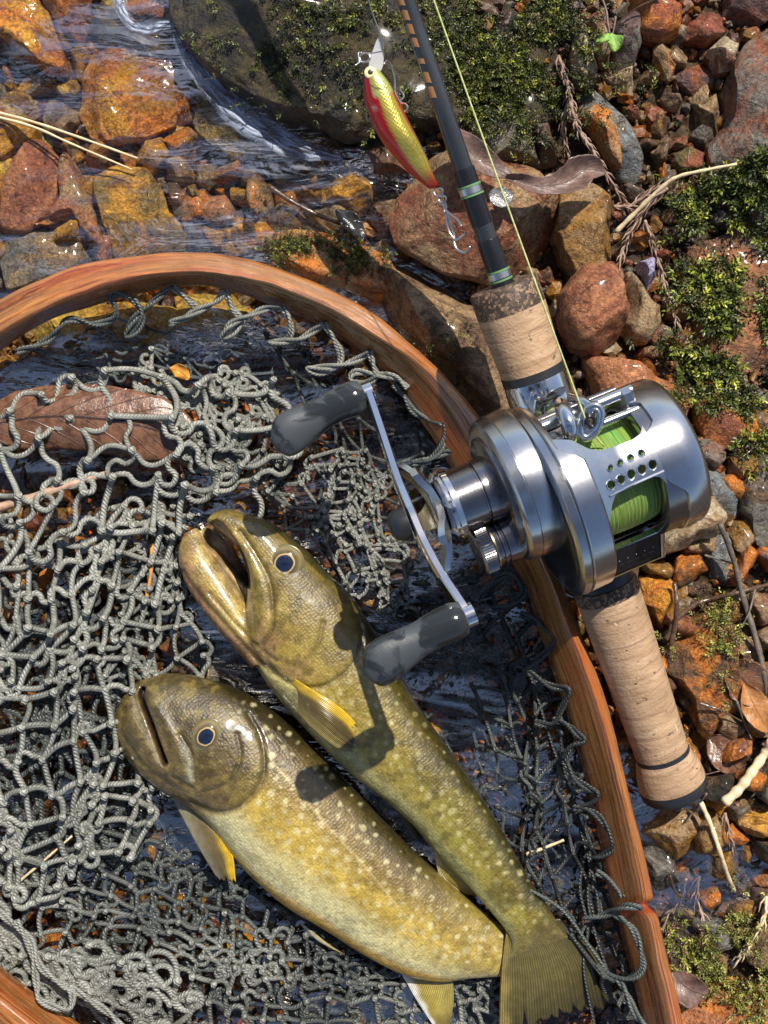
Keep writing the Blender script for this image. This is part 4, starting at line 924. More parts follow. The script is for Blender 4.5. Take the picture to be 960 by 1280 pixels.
def make_net_root():
    root = empty('landing_net', P(480, 640, 0)); tag(root, 'wooden landing net with grey knotted cord mesh holding the two fish', 'landing net')
    O, M, I = HC_; n = len(O)
    def W(c, z):
        k = (HC - z) / HC; z = np.broadcast_to(z, (len(c),)); k = (HC - z) / HC
        return np.stack([(c[:, 0] - 480) * SC * k, (640 - c[:, 1]) * SC * k, z], 1)
    o3, m3, i3 = W(O, HZ[0]), W(M, HZ[1]), W(I, HZ[2])
    wd = nrm((o3 - i3) * (1, 1, 0))
    ob3 = o3 * (1, 1, 0) + (0, 0, .75) - wd * .12; ib = i3 + (0, 0, -.22) + wd * .15
    # chip in the lower right: ridge lowered
    L = np.concatenate([[0], np.cumsum(np.linalg.norm(np.diff(m3, axis=0), axis=1))])
    chip = np.exp(-(np.hypot(M[:, 0] - 808, M[:, 1] - 1136) / 7) ** 2)
    m3 = m3 - np.stack([chip * .22, 0 * chip, chip * .30], 1); o3 = o3 - np.stack([chip * .25, 0 * chip, chip * .25], 1)
    secs = []
    def lerp(a, b, t): return a * (1 - t) + b * t
    for a, b, ts in ((ob3, o3, (0, .35, .8, .95)), (o3, m3, (.06, .3, .6, .94)), (m3, i3, (.05, .25, .5, .75, .95)), (i3, ib, (.2, 1))):
        for t in ts: secs.append(lerp(a, b, t))
    S = np.stack(secs, 1); k = S.shape[1]
    d = np.concatenate([[0], np.cumsum(np.linalg.norm(np.diff(S[n // 2], axis=0), axis=1))])
    uv = np.stack([np.repeat(L[:, None], k, 1), np.repeat(d[None], n, 0)], -1)
    V = S.reshape(-1, 3); i = np.arange(n)[:, None]; j = np.arange(k)[None]
    F = np.stack([i * k + j, i * k + (j + 1) % k, ((i + 1) % n) * k + (j + 1) % k, ((i + 1) % n) * k + j], -1).reshape(-1, 4)
    V = V + nrm(np.cross(np.ones(3), V)) * 0 + (fbm(V, 1.2, 3, 4) * .03)[:, None]
    col = np.ones((n, k, 3)); col[chip > .25] = (1.1, .5, .4)
    me = mesh_np('hoop', V - np.array(root.location), F[:, ::-1], True, uv.reshape(-1, 2), {'col': col.reshape(-1, 3)})
    fix_normals(me); me.set_sharp_from_angle(angle=math.radians(50))
    ob('hoop', me, wood_mat(), root)
    return root, m3, i3
NET, HM, HI = make_net_root()

def cord_mat():
    s = NT('net_cord'); uv = s.uv(); c = s.attr('col'); p = s.pos()
    sep = s.n('SeparateXYZ'); s.set(sep.inputs[0], uv)
    ph = s.math('ADD', s.math('MULTIPLY', sep.outputs[0], 55.0), s.math('MULTIPLY', sep.outputs[1], 18.85))
    tw = s.math('SINE', ph)
    col = s.mix(s.ramp(tw, [(.0, .65), (.35, 0.)]), c, s.mix(1.0, c, (.30, .32, .30), 'MULTIPLY'))
    col = s.mix(s.ramp(s.noise(p, 4, 4, .6), [(.4, .7), (.6, 0.)]), col, s.mix(1.0, c, (.42, .43, .38), 'MULTIPLY'))
    b = s.bump(s.math('ADD', tw, s.math('MULTIPLY', s.noise(p, 30, 3), .6)), .6, .02)
    return s.fin(col, s.math('MULTIPLY_ADD', s.noise(p, 2, 2), .4, .25), 0, b)
M_CORD = cord_mat()

def surface_z(px, py):
    """rough height of whatever the net lies on: water/stones, folded heaps"""
    z = .15 + 0 * px
    # heap at the left, folded over itself
    z = z + 1.5 * np.exp(-(((px - 60) / 120) ** 2 + ((py - 880) / 230) ** 2)) + .7 * np.exp(-(((px - 250) / 110) ** 2 + ((py - 560) / 70) ** 2))
    z = z + .8 * np.exp(-(((px - 240) / 230) ** 2 + ((py - 1180) / 110) ** 2))
    return z
FISH_KEEP = []      # (centre curve px, radius px) filled by the fish so that the net stays below or beside them

def net_patch(nu, nv, fmap, cell, seed, z0, sub=6, iters=170, gravity=.012, slack=1.0, jit=.14, pin=None, floor=None, zamp=.3, kick=.28):
    """knotted square mesh of nu x nv knots; fmap(u,v)->px,py; cords of rest length 'cell' px; relaxes as cords with bending"""
    r = np.random.default_rng(seed)
    u, v = np.meshgrid(np.arange(nu), np.arange(nv), indexing='ij')
    px, py = fmap(u / (nu - 1), v / (nv - 1), r)
    px = px + r.normal(size=px.shape) * cell * jit; py = py + r.normal(size=px.shape) * cell * jit
    z = z0(px, py) if callable(z0) else np.full(px.shape, z0)
    z = z + r.normal(size=px.shape) * zamp
    K = np.stack([(px - 480) * SC * (HC - z) / HC, (640 - py) * SC * (HC - z) / HC, z], -1).reshape(-1, 3)
    idx = np.arange(nu * nv).reshape(nu, nv)
    E = np.concatenate([np.stack([idx[:-1].ravel(), idx[1:].ravel()], 1), np.stack([idx[:, :-1].ravel(), idx[:, 1:].ravel()], 1)])
    m = len(E); nk = len(K); rest = cell * SC * slack / sub
    t = (np.arange(1, sub) / sub)[None, :, None]
    mid = K[E[:, 0]][:, None] * (1 - t) + K[E[:, 1]][:, None] * t
    bow = r.normal(size=(m, 1, 3)) * cell * SC * kick * (1, 1, .6)
    bow2 = r.normal(size=(m, 1, 3)) * cell * SC * kick * .5 * (1, 1, .6)
    mid = mid + bow * np.sin(t * math.pi) + bow2 * np.sin(2 * t * math.pi)
    X = np.concatenate([K, mid.reshape(-1, 3)])
    ids = np.concatenate([E[:, :1], nk + np.arange(m * (sub - 1)).reshape(m, sub - 1), E[:, 1:]], 1)
    a = ids[:, :-1].ravel(); b = ids[:, 1:].ravel(); a2 = ids[:, :-2].ravel(); b2 = ids[:, 2:].ravel()
    pinm = np.zeros(len(X), bool)
    if pin is not None: pinm[:nk] = pin(u, v).ravel()
    X0 = X.copy(); cnt = np.zeros(len(X)); np.add.at(cnt, a, 1); np.add.at(cnt, b, 1); np.add.at(cnt, a2, .5); np.add.at(cnt, b2, .5)
    anch = np.zeros(len(X)); anch[:nk] = .06
    for it in range(iters):
        D = np.zeros_like(X)
        d = X[b] - X[a]; L = np.linalg.norm(d, axis=1, keepdims=True) + 1e-9; c = d * (1 - rest / L) * .5
        for ax in range(3): D[:, ax] = np.bincount(a, c[:, ax], len(X)) - np.bincount(b, c[:, ax], len(X))
        d = X[b2] - X[a2]; L = np.linalg.norm(d, axis=1, keepdims=True) + 1e-9
        c = d * np.minimum(0, 1 - rest * 1.93 / L) * .38
        for ax in range(3): D[:, ax] += np.bincount(a2, c[:, ax], len(X)) - np.bincount(b2, c[:, ax], len(X))
        D /= cnt[:, None] * .55
        D[:, 2] -= gravity
        D += (X0 - X) * anch[:, None]
        D[pinm] = 0; X += D
        if floor is not None:
            f = floor(X[:, 0] / SC + 480, 640 - X[:, 1] / SC)
            X[:, 2] = np.maximum(X[:, 2], f)
    return X, ids, nk, E
def cords_to_mesh(mb, X, ids, nk, rad, colf, seg=3, k=6, seed=0, keep=None, knots=True):
    """Catmull-Rom through every cord, swept together in one array"""
    r = np.random.default_rng(seed)
    Pp = X[ids]                                   # m, s+1, 3
    if keep is not None:
        ok = keep(Pp); Pp = Pp[ok]; ids = ids[ok]
    m, s1, _ = Pp.shape
    if m == 0: return
    q = np.concatenate([2 * Pp[:, :1] - Pp[:, 1:2], Pp, 2 * Pp[:, -1:] - Pp[:, -2:-1]], 1); out = []
    for i in range(1, s1):
        A, B, C_, D = q[:, i - 1], q[:, i], q[:, i + 1], q[:, i + 2]
        for t in np.arange(seg) / seg:
            out.append(.5 * (2 * B + (C_ - A) * t + (2 * A - 5 * B + 4 * C_ - D) * t ** 2 + (3 * B - A - 3 * C_ + D) * t ** 3))
    out.append(Pp[:, -1]); S = np.stack(out, 1); n = S.shape[1]
    T = nrm(np.gradient(S, axis=1)); A = nrm(np.cross(T[:, 0], np.array((.1, .2, 1.)))); AA = [A]
    for i in range(1, n): A = nrm(A - T[:, i] * (A * T[:, i]).sum(-1, keepdims=True)); AA.append(A)
    A = np.stack(AA, 1); B = np.cross(T, A); th = np.arange(k) / k * 2 * math.pi
    L = np.concatenate([np.zeros((m, 1)), np.cumsum(np.linalg.norm(np.diff(S, axis=1), axis=2), 1)], 1)
    cr = rad * r.uniform(.88, 1.12, (m, 1, 1, 1))
    V = S[:, :, None] + cr * (np.cos(th)[None, None, :, None] * A[:, :, None] + np.sin(th)[None, None, :, None] * B[:, :, None])
    uv = np.stack([np.repeat(L[:, :, None], k, 2) + r.random((m, 1, 1)) * 3, np.broadcast_to(np.arange(k) / k, (m, n, k))], -1)
    i = np.arange(m)[:, None, None] * n * k + np.arange(n - 1)[None, :, None] * k; j = np.arange(k)[None, None]; j2 = (j + 1) % k
    F = np.stack([i + j, i + j2, i + k + j2, i + k + j], -1).reshape(-1, 4)
    V = V.reshape(-1, 3); col = colf(V) * np.repeat(r.uniform(.8, 1.15, (m, 1)), n * k, 0)
    mb.add(V, F, uv.reshape(-1, 2), col)
    if knots:
        kk = np.unique(np.concatenate([ids[:, 0], ids[:, -1]])); c = X[kk]; V0, F0 = ico(1); nn = len(kk)
        sc = rad * r.uniform(1.15, 1.55, (nn, 1, 3)); bump = 1 + .18 * np.sin(V0[:, :1] * 9 + 3 * V0[:, 1:2])
        Vk = (V0 * bump)[None] * sc + c[:, None]; Fk = (F0[None] + np.arange(nn)[:, None, None] * len(V0)).reshape(-1, 3)
        Vk = Vk.reshape(-1, 3); uvk = np.concatenate([Vk[:, :1] + Vk[:, 2:], Vk[:, 1:2] * 2], 1)
        mb.add(Vk, Fk, uvk, colf(Vk))
DRY = np.array((.36, .36, .325)); MID = np.array((.12, .135, .13)); WET = np.array((.045, .050, .050)); BLU = np.array((.12, .15, .18))
def blend(a, b, t): return a[None] * (1 - t[:, None]) + b[None] * t[:, None]
def bil(c):   # bilinear patch from corners (px) c00 c10 c11 c01, with soft warps
    c = np.asarray(c, float)
    def f(u, v, r, amp=18):
        p = (c[0] * ((1 - u) * (1 - v))[..., None] + c[1] * (u * (1 - v))[..., None] + c[2] * (u * v)[..., None] + c[3] * ((1 - u) * v)[..., None])
        s = r.random(4) * 6
        return p[..., 0] + amp * np.sin(v * 7 + s[0] + 2 * u) + amp * .5 * np.sin(u * 13 + s[1]), p[..., 1] + amp * np.sin(u * 8 + s[2]) + amp * .5 * np.sin(v * 15 + s[3])
    return f
def keep_in(Pp):
    c = Pp.mean(1); k = (HC - c[:, 2]) / HC; x = c[:, 0] / k / SC + 480; y = 640 - c[:, 1] / k / SC
    ok = inside(HOOP_IN + (3, 0), x, y) | (x < 0) | (y > 1290)
    return ok & ~inside([(222, 655), (262, 632), (300, 640), (330, 760), (300, 780), (235, 715)], x, y)
def build_nets():
    fl = lambda px, py: np.maximum(surface_z(px, py) - .1, -.3)

    # name, nu,nv, corners, cell, z, colour, radius, slack
    def patch(name, label, specs):
        mb = MB()
        for (nu, nv, corners, cell, z, colf, rad, kw) in specs:
            kp = kw.pop('keep', keep_in); kn = kw.pop('knots', True); seed = kw.pop('seed')
            X, ids, nk, E = net_patch(nu, nv, bil(corners), cell, seed, z, **kw)
            cords_to_mesh(mb, X, ids, nk, rad, colf, seed=seed, keep=kp, knots=kn)
        o = mb.build(name, M_CORD, NET); tag(o, label, kind='stuff')
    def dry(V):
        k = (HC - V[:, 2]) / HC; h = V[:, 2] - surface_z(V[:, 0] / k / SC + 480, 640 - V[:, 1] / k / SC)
        return blend(DRY, WET * 1.6, np.clip(.55 + .7 * fbm(V, .5, 2, 3) - 1.3 * h, 0, 1))  # low cords darker: damp, plus the heap's own shade painted in
    wet = lambda V: blend(WET, MID, np.clip(.25 + .7 * fbm(V, .6, 2, 8), 0, 1))
    mid = lambda V: blend(MID, WET, np.clip(.35 + .9 * fbm(V, .5, 2, 5), 0, 1))
    sz = lambda o: (lambda px, py: surface_z(px, py) + o)
    flo = lambda o: (lambda px, py: surface_z(px, py) + o)
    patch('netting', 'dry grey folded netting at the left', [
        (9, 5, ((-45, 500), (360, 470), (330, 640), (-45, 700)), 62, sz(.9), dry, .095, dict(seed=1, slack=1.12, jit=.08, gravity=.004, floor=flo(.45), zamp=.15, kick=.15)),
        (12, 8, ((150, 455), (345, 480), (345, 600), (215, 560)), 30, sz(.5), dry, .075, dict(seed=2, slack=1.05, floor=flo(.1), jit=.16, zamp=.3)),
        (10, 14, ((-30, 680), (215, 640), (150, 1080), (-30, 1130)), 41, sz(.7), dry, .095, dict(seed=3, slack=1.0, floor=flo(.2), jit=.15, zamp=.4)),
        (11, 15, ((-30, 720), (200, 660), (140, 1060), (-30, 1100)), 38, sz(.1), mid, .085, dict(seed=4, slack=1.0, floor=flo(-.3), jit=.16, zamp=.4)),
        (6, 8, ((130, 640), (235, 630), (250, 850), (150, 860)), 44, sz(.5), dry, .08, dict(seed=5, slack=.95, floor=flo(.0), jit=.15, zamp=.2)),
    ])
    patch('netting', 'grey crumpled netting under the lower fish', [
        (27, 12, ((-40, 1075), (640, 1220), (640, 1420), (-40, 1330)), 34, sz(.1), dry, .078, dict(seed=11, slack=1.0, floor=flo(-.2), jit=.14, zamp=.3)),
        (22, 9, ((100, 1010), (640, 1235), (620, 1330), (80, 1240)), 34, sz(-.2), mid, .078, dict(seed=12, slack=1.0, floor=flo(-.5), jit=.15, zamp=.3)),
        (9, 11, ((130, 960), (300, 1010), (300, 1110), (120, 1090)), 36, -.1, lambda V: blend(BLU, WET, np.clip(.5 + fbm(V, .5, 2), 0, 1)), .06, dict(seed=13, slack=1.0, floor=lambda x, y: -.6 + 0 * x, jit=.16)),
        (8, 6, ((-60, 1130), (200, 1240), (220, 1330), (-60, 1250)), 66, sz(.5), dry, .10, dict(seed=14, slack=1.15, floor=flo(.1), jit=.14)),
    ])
    patch('netting', 'dark wet netting stretched to the right side of the hoop', [
        (8, 15, ((520, 770), (700, 690), (800, 1190), (660, 1190)), 40, lambda px, py: .3 + .8 * sstep(560, 740, px), wet, .062, dict(seed=21, slack=1.0, floor=lambda x, y: -.2 + 0 * x, jit=.12, gravity=.004)),
        (8, 14, ((450, 760), (640, 700), (740, 1180), (600, 1130)), 42, -.05, wet, .055, dict(seed=22, slack=1.0, floor=lambda x, y: -.6 + 0 * x, jit=.14)),
        (5, 6, ((735, 1130), (800, 1130), (840, 1320), (770, 1320)), 50, .9, wet, .07, dict(seed=23, slack=1.0, floor=lambda x, y: .5 + 0 * x, jit=.12, gravity=.003)),
    ])
    patch('netting', 'dark netting hanging inside the hoop beside the handle', [
        (9, 12, ((330, 420), (560, 520), (680, 790), (430, 760)), 42, lambda px, py: .2 + .9 * sstep(60, 0, 0 * px), wet, .06, dict(seed=31, slack=1.0, floor=lambda x, y: -.3 + 0 * x, jit=.14)),
        (7, 12, ((400, 560), (490, 590), (500, 770), (430, 740)), 27, .9, lambda V: dry(V) * .8, .062, dict(seed=32, slack=1.05, floor=lambda x, y: .3 + 0 * x, jit=.12)),
        (6, 5, ((330, 590), (460, 560), (450, 680), (350, 650)), 32, .8, dry, .065, dict(seed=33, slack=1.0, floor=lambda x, y: .2 + 0 * x, jit=.14)),
        (11, 5, ((0, 440), (330, 400), (350, 470), (0, 480)), 40, -.05, lambda V: blend(BLU, MID, np.clip(.4 + fbm(V, .5, 2), 0, 1)), .05, dict(seed=34, slack=1.0, floor=lambda x, y: -.4 + 0 * x, jit=.16)),
    ])
build_nets()

def cord(pts, rad, col, k=8, double=False, z=None, name='cord_loop', parent=None, label=None, m=8):
    """hand laid cord through photo points (px,py,z); twisted pair when double"""
    W = catmull([P(*p) for p in pts], m); W = resample(W, max(12, int(len(W) * 1.2)))
    mb = MB(); r = np.random.default_rng(len(bpy.data.objects))
    if double:
        t, A, B = frames(W); L = np.concatenate([[0], np.cumsum(np.linalg.norm(np.diff(W, axis=0), axis=1))])
        for s in (0, math.pi):
            off = rad * .95 * (np.cos(L * 3.2 + s)[:, None] * A + np.sin(L * 3.2 + s)[:, None] * B)
            mb.add(*tube_uv(W + off, rad, k), col=col)
    else: mb.add(*tube_uv(W, rad, k), col=col)
    return mb
def tube_uv(p, r, k):
    V, F, uv = tube(p, r, k); return V, F, uv
def on_curve(C3, px, py):
    """point of a hoop curve nearest a photo pixel"""
    k = (HC - C3[:, 2]) / HC; x = C3[:, 0] / k / SC + 480; y = 640 - C3[:, 1] / k / SC
    return int(np.argmin((x - px) ** 2 + (y - py) ** 2))
# thick doubled cords that tie the mesh to the hoop: zigzag along the inside
LOOPS = [
 ([(20,440,1.3),(60,425,1.25),(85,400,1.5),(120,405,1.2),(145,395,1.3),(140,368,1.6),(165,372,1.5)], 'MID'),
 ([(165,372,1.5),(178,392,1.3),(172,412,1.1),(158,420,1.0),(165,402,1.2),(190,378,1.4),(215,358,1.6)], 'MID'),
 ([(215,358,1.6),(232,372,1.4),(244,385,1.2),(232,398,1.1),(212,405,1.0),(240,392,1.3),(268,378,1.4),(282,364,1.6)], 'DRY'),
 ([(282,364,1.6),(290,385,1.4),(300,400,1.2),(292,418,1.1),(278,425,1.0),(285,408,1.3),(310,395,1.4),(335,385,1.5),(352,382,1.6)], 'DRY'),
 ([(352,382,1.6),(362,400,1.5),(363,418,1.3),(352,428,1.1),(338,428,1.1),(370,425,1.3),(390,415,1.4),(405,404,1.6)], 'DRY'),
 ([(405,404,1.6),(418,425,1.5),(426,445,1.3),(420,460,1.2),(400,466,1.1),(385,460,1.1),(420,458,1.3),(450,448,1.4),(462,438,1.6)], 'DRY'),
 ([(462,438,1.6),(466,455,1.5),(470,470,1.4),(455,480,1.2),(438,474,1.2),(445,465,1.3),(470,468,1.4),(495,472,1.5),(510,485,1.6)], 'DRY'),
 ([(492,480,1.3),(505,495,1.3),(518,515,1.2),(540,525,1.3),(552,528,1.6),(556,545,1.4),(550,562,1.3),(535,575,1.2),(515,580,1.1)], 'MID'),
 ([(515,580,1.1),(545,570,1.2),(565,565,1.3),(590,572,1.6)], 'MID'),
 ([(600,745,1.2),(620,725,1.3),(640,718,1.5),(655,738,1.4),(640,755,1.2),(615,762,1.1)], 'WET'),
 ([(650,768,1.2),(672,775,1.3),(688,790,1.5),(694,800,1.6),(676,822,1.3),(655,840,1.1)], 'WET'),
 ([(660,840,1.1),(690,858,1.3),(712,862,1.6),(702,885,1.3),(690,905,1.1),(668,903,1.1)], 'WET'),
 ([(690,900,1.1),(708,905,1.2),(722,918,1.5),(730,925,1.6),(715,932,1.4),(705,950,1.2)], 'WET'),
 ([(705,950,1.2),(718,972,1.3),(735,985,1.5),(747,992,1.6),(738,1005,1.4),(720,1012,1.2)], 'WET'),
 ([(716,1010,1.2),(735,1012,1.3),(752,1025,1.5),(768,1055,1.6),(755,1068,1.4),(742,1072,1.2)], 'WET'),
 ([(745,1090,1.2),(760,1098,1.3),(775,1112,1.5),(779,1122,1.6)], 'MID'),
 ([(730,1150,1.2),(760,1142,1.6),(780,1133,2.2),(803,1135,2.45)], 'MID'),
 ([(768,1142,1.7),(790,1160,2.1),(800,1185,2.1),(803,1210,2.0),(790,1222,1.8),(765,1222,1.4),(745,1205,1.2)], 'MID'),
 ([(772,1222,1.5),(785,1245,1.7),(795,1268,1.9),(810,1285,2.2)], 'MID'),
 ([(20,1150,1.6),(38,1185,1.5),(46,1230,1.6),(50,1250,1.7),(85,1262,1.7),(90,1240,1.6),(75,1228,1.5),(105,1245,1.6),(140,1270,1.6),(165,1300,1.6)], 'DRY'),
 ([(-20,1120,1.5),(10,1150,1.5),(38,1175,1.5),(52,1210,1.6),(85,1235,1.6)], 'DRY'),
]
for pts, cl in LOOPS:
    mb = cord(pts, .062, dict(MID=MID, DRY=DRY * .9, WET=WET)[cl], double=True)
    mb.build('lacing_cord', M_CORD, NET)
LONG = [ # single long dark cords running down beside the fish
 ([(640,780,.8),(665,850,.7),(690,930,.6),(715,1000,.5),(732,1060,.5),(745,1110,.6),(750,1150,.8)], 'WET'),
 ([(700,900,1.0),(705,960,.7),(722,1020,.5),(738,1070,.5),(735,1120,.6),(742,1160,.8),(760,1215,1.0)], 'WET'),
 ([(560,1040,1.0),(585,1050,1.0),(600,1070,.9),(640,1100,1.1),(700,1135,1.3),(735,1180,1.2),(760,1215,1.2)], 'MID'),
 ([(750,870,1.0),(700,800,.6),(650,770,.6)], 'WET'),
 ([(733,1060,.6),(725,1110,.6),(735,1160,.8),(730,1210,1.0),(745,1290,1.0)], 'WET'),
]
for pts, cl in LONG:
    cord(pts, .05, dict(MID=MID, DRY=DRY, WET=WET)[cl]).build('mesh_cord', M_CORD, NET)
# ------------------------------------------------------------------ the two fish
def skin_mat():
    s = NT('fish_skin'); c = s.attr('col'); o = s.pos()
    n1 = s.noise(o, 5.5, 5, .68, .5)
    col = s.mix(s.ramp(n1, [(.36, .75), (.5, 0.)]), c, s.mix(1.0, c, (.52, .46, .34), 'MULTIPLY'))
    n2 = s.noise(o, 9, 4, .7, 1.0)
    col = s.mix(s.ramp(n2, [(.54, 0.), (.66, .55)]), col, s.mix(1.0, col, (1.55, 1.5, 1.25), 'MULTIPLY'))
    n3 = s.noise(o, 1.6, 4, .6)
    col = s.mix(s.ramp(n3, [(.35, .5), (.55, 0.)]), col, s.mix(1.0, c, (.62, .58, .42), 'MULTIPLY'))
    sc = s.voro(s.mapping(o, scale=(1, 1, .5), rot=(0, 0, .9)), 11, rnd=.55)
    col = s.mix(s.ramp(sc, [(.3, 0.), (.6, .30)]), col, s.mix(1.0, col, (.55, .5, .4), 'MULTIPLY'))
    sk = s.noise(s.mapping(o, scale=(1.0, 5.5, 1.0), rot=(0, 0, 1.05)), 2.6, 4, .65, .6); col = s.mix(s.ramp(sk, [(.55, 0.), (.72, .5)]), col, s.mix(1.0, s.mix(1.0, col, (1.5, 1.45, 1.2), 'MULTIPLY'), (.03, .025, .008), 'ADD'))
    b = s.bump(s.math('ADD', s.math('MULTIPLY', sc, .5), s.noise(o, 3.5, 7, .72)), .5, .06)
    return s.fin(col, s.math('MULTIPLY_ADD', s.noise(o, 2.5, 3), .30, .22), 0, b, Coat_Weight=.7, Coat_Roughness=.12, Subsurface_Weight=0.0)
M_SKIN = skin_mat()
def fin_mat():
    s = NT('fin'); c = s.attr('col'); uv = s.uv()
    r = s.n('TexWave', wave_type='BANDS', bands_direction='Y'); s.set(r.inputs[0], uv); r.inputs['Scale'].default_value = 4.5; r.inputs['Distortion'].default_value = 1.6; r.inputs['Detail'].default_value = 2
    col = s.mix(s.ramp(r.outputs['Fac'], [(.2, .65), (.6, 0.)]), c, s.mix(1.0, c, (.45, .42, .3), 'MULTIPLY'))
    col = s.mix(s.ramp(s.noise(s.pos(), 4, 4), [(.4, .5), (.6, 0.)]), col, s.mix(1.0, c, (.5, .45, .3), 'MULTIPLY'))
    return s.fin(col, .3, 0, s.bump(r.outputs['Fac'], .5, .03), Coat_Weight=.5, Coat_Roughness=.1)
M_FIN = fin_mat()
def skin_tube(secs, k=56, m=9, pw=.92):
    """secs: (dorsal px, ventral px, half thickness, centre z)"""
    D = catmull([s[0] for s in secs], m); V_ = catmull([s[1] for s in secs], m)
    hz = catmull([(s[2], s[3]) for s in secs], m)
    n = len(D); th = np.arange(k) / k * 2 * math.pi
    kz = (HC - hz[:, 1]) / HC
    d = np.stack([(D[:, 0] - 480) * SC * kz, (640 - D[:, 1]) * SC * kz], 1); v = np.stack([(V_[:, 0] - 480) * SC * kz, (640 - V_[:, 1]) * SC * kz], 1)
    c = (d + v) / 2; h = (v - d) / 2
    ct = np.sign(np.cos(th)) * abs(np.cos(th)) ** pw; stt = np.sign(np.sin(th)) * abs(np.sin(th)) ** pw
    X = np.concatenate([c[:, None] + h[:, None] * ct[None, :, None], (hz[:, 1:2] + hz[:, :1] * stt[None])[..., None]], -1).reshape(-1, 3)
    i = np.arange(n - 1)[:, None] * k; j = np.arange(k)[None]; j2 = (j + 1) % k
    F = np.stack([i + j, i + j2, i + k + j2, i + k + j], -1).reshape(-1, 4); jj = np.arange(k); N = len(X)
    e0, e1 = X[:k].mean(0), X[-k:].mean(0)
    X = np.concatenate([X, [e0, e1]])
    T = np.concatenate([np.stack([np.full(k, N), (jj + 1) % k, jj], 1), np.stack([np.full(k, N + 1), (n - 1) * k + jj, (n - 1) * k + (jj + 1) % k], 1)])
    return X, [F, T]
def tofpx(V):
    k = (HC - V[:, 2]) / HC
    return np.stack([V[:, 0] / k / SC + 480, 640 - V[:, 1] / k / SC], 1)
def pdist(p, line, closed=False):
    line = np.asarray(line, float)
    if len(line) > 2: line = catmull(line, 6)
    d = np.full(len(p), 1e9)
    for a, b in zip(line[:-1], line[1:]):
        e = b - a; t = np.clip(((p - a) @ e) / (e @ e + 1e-9), 0, 1); d = np.minimum(d, np.hypot(*(p - a - t[:, None] * e).T))
    return d
def remesh(parts, vox):
    mb = MB()
    for q in parts: mb.add(*q)
    me = mesh_np('r', np.concatenate(mb.V), [np.concatenate(f) for f in mb.F.values() if f]); fix_normals(me)
    o = bpy.data.objects.new('r', me); C.collection.objects.link(o)
    md = o.modifiers.new('r', 'REMESH'); md.mode = 'VOXEL'; md.voxel_size = vox
    sm = o.modifiers.new('s', 'SMOOTH'); sm.factor = .5; sm.iterations = 7
    dg = bpy.context.evaluated_depsgraph_get(); dg.update()
    nm = bpy.data.meshes.new_from_object(o.evaluated_get(dg)); bpy.data.objects.remove(o)
    return nm
def mix3(a, b, t): return np.asarray(a) * (1 - t[:, None]) + np.asarray(b) * t[:, None]
def st_coords(p, secs):
    D = catmull([s[0] for s in secs], 12); V_ = catmull([s[1] for s in secs], 12); c = (D + V_) / 2; h = (V_ - D) / 2
    L = np.concatenate([[0], np.cumsum(np.hypot(*np.diff(c, axis=0).T))]); L /= L[-1]
    out = np.zeros((len(p), 2))
    for i in range(0, len(p), 8000):
        q = p[i:i + 8000]; j = ((q[:, None] - c[None]) ** 2).sum(-1).argmin(1); hh = h[j]
        t = ((q - c[j]) * hh).sum(1) / (hh ** 2).sum(1); out[i:i + 8000, 0] = L[j]; out[i:i + 8000, 1] = t
    return out[:, 0], out[:, 1]
def spots(p, s, t, rr, srange, trange, dmin, rad, z, secs):
    r = np.random.default_rng(rr); pts = []
    D = catmull([q[0] for q in secs], 12); V_ = catmull([q[1] for q in secs], 12); n = len(D)
    for _ in range(2600):
        i = int(r.uniform(*srange) * (n - 1)); tt = r.uniform(*trange); x = (D[i] + V_[i]) / 2 + (V_[i] - D[i]) / 2 * tt
        if all((x[0] - a[0]) ** 2 + (x[1] - a[1]) ** 2 > dmin ** 2 for a in pts): pts.append((x[0], x[1], r.uniform(*rad) * (1 - .45 * max(0, -tt)), r.uniform(.4, 1)))
    m = np.zeros(len(p))
    nz = fbm(np.stack([p[:, 0], p[:, 1], 0 * s], 1), .16, 3) * 3.4
    for x, y, ra, w in pts:
        d = np.hypot(p[:, 0] - x, p[:, 1] - y) + nz; m = np.maximum(m, w * sstep(ra * 1.15, ra * .25, d))
    return m
def finish_skin(me, V, col):
    me.vertices.foreach_set('co', V.astype(np.float32).ravel())
    a = me.color_attributes.new('col', 'FLOAT_COLOR', 'POINT'); a.data.foreach_set('color', np.concatenate([col, np.ones((len(col), 1))], 1).astype(np.float32).ravel())
    me.polygons.foreach_set('use_smooth', np.ones(len(me.polygons), bool)); me.update()
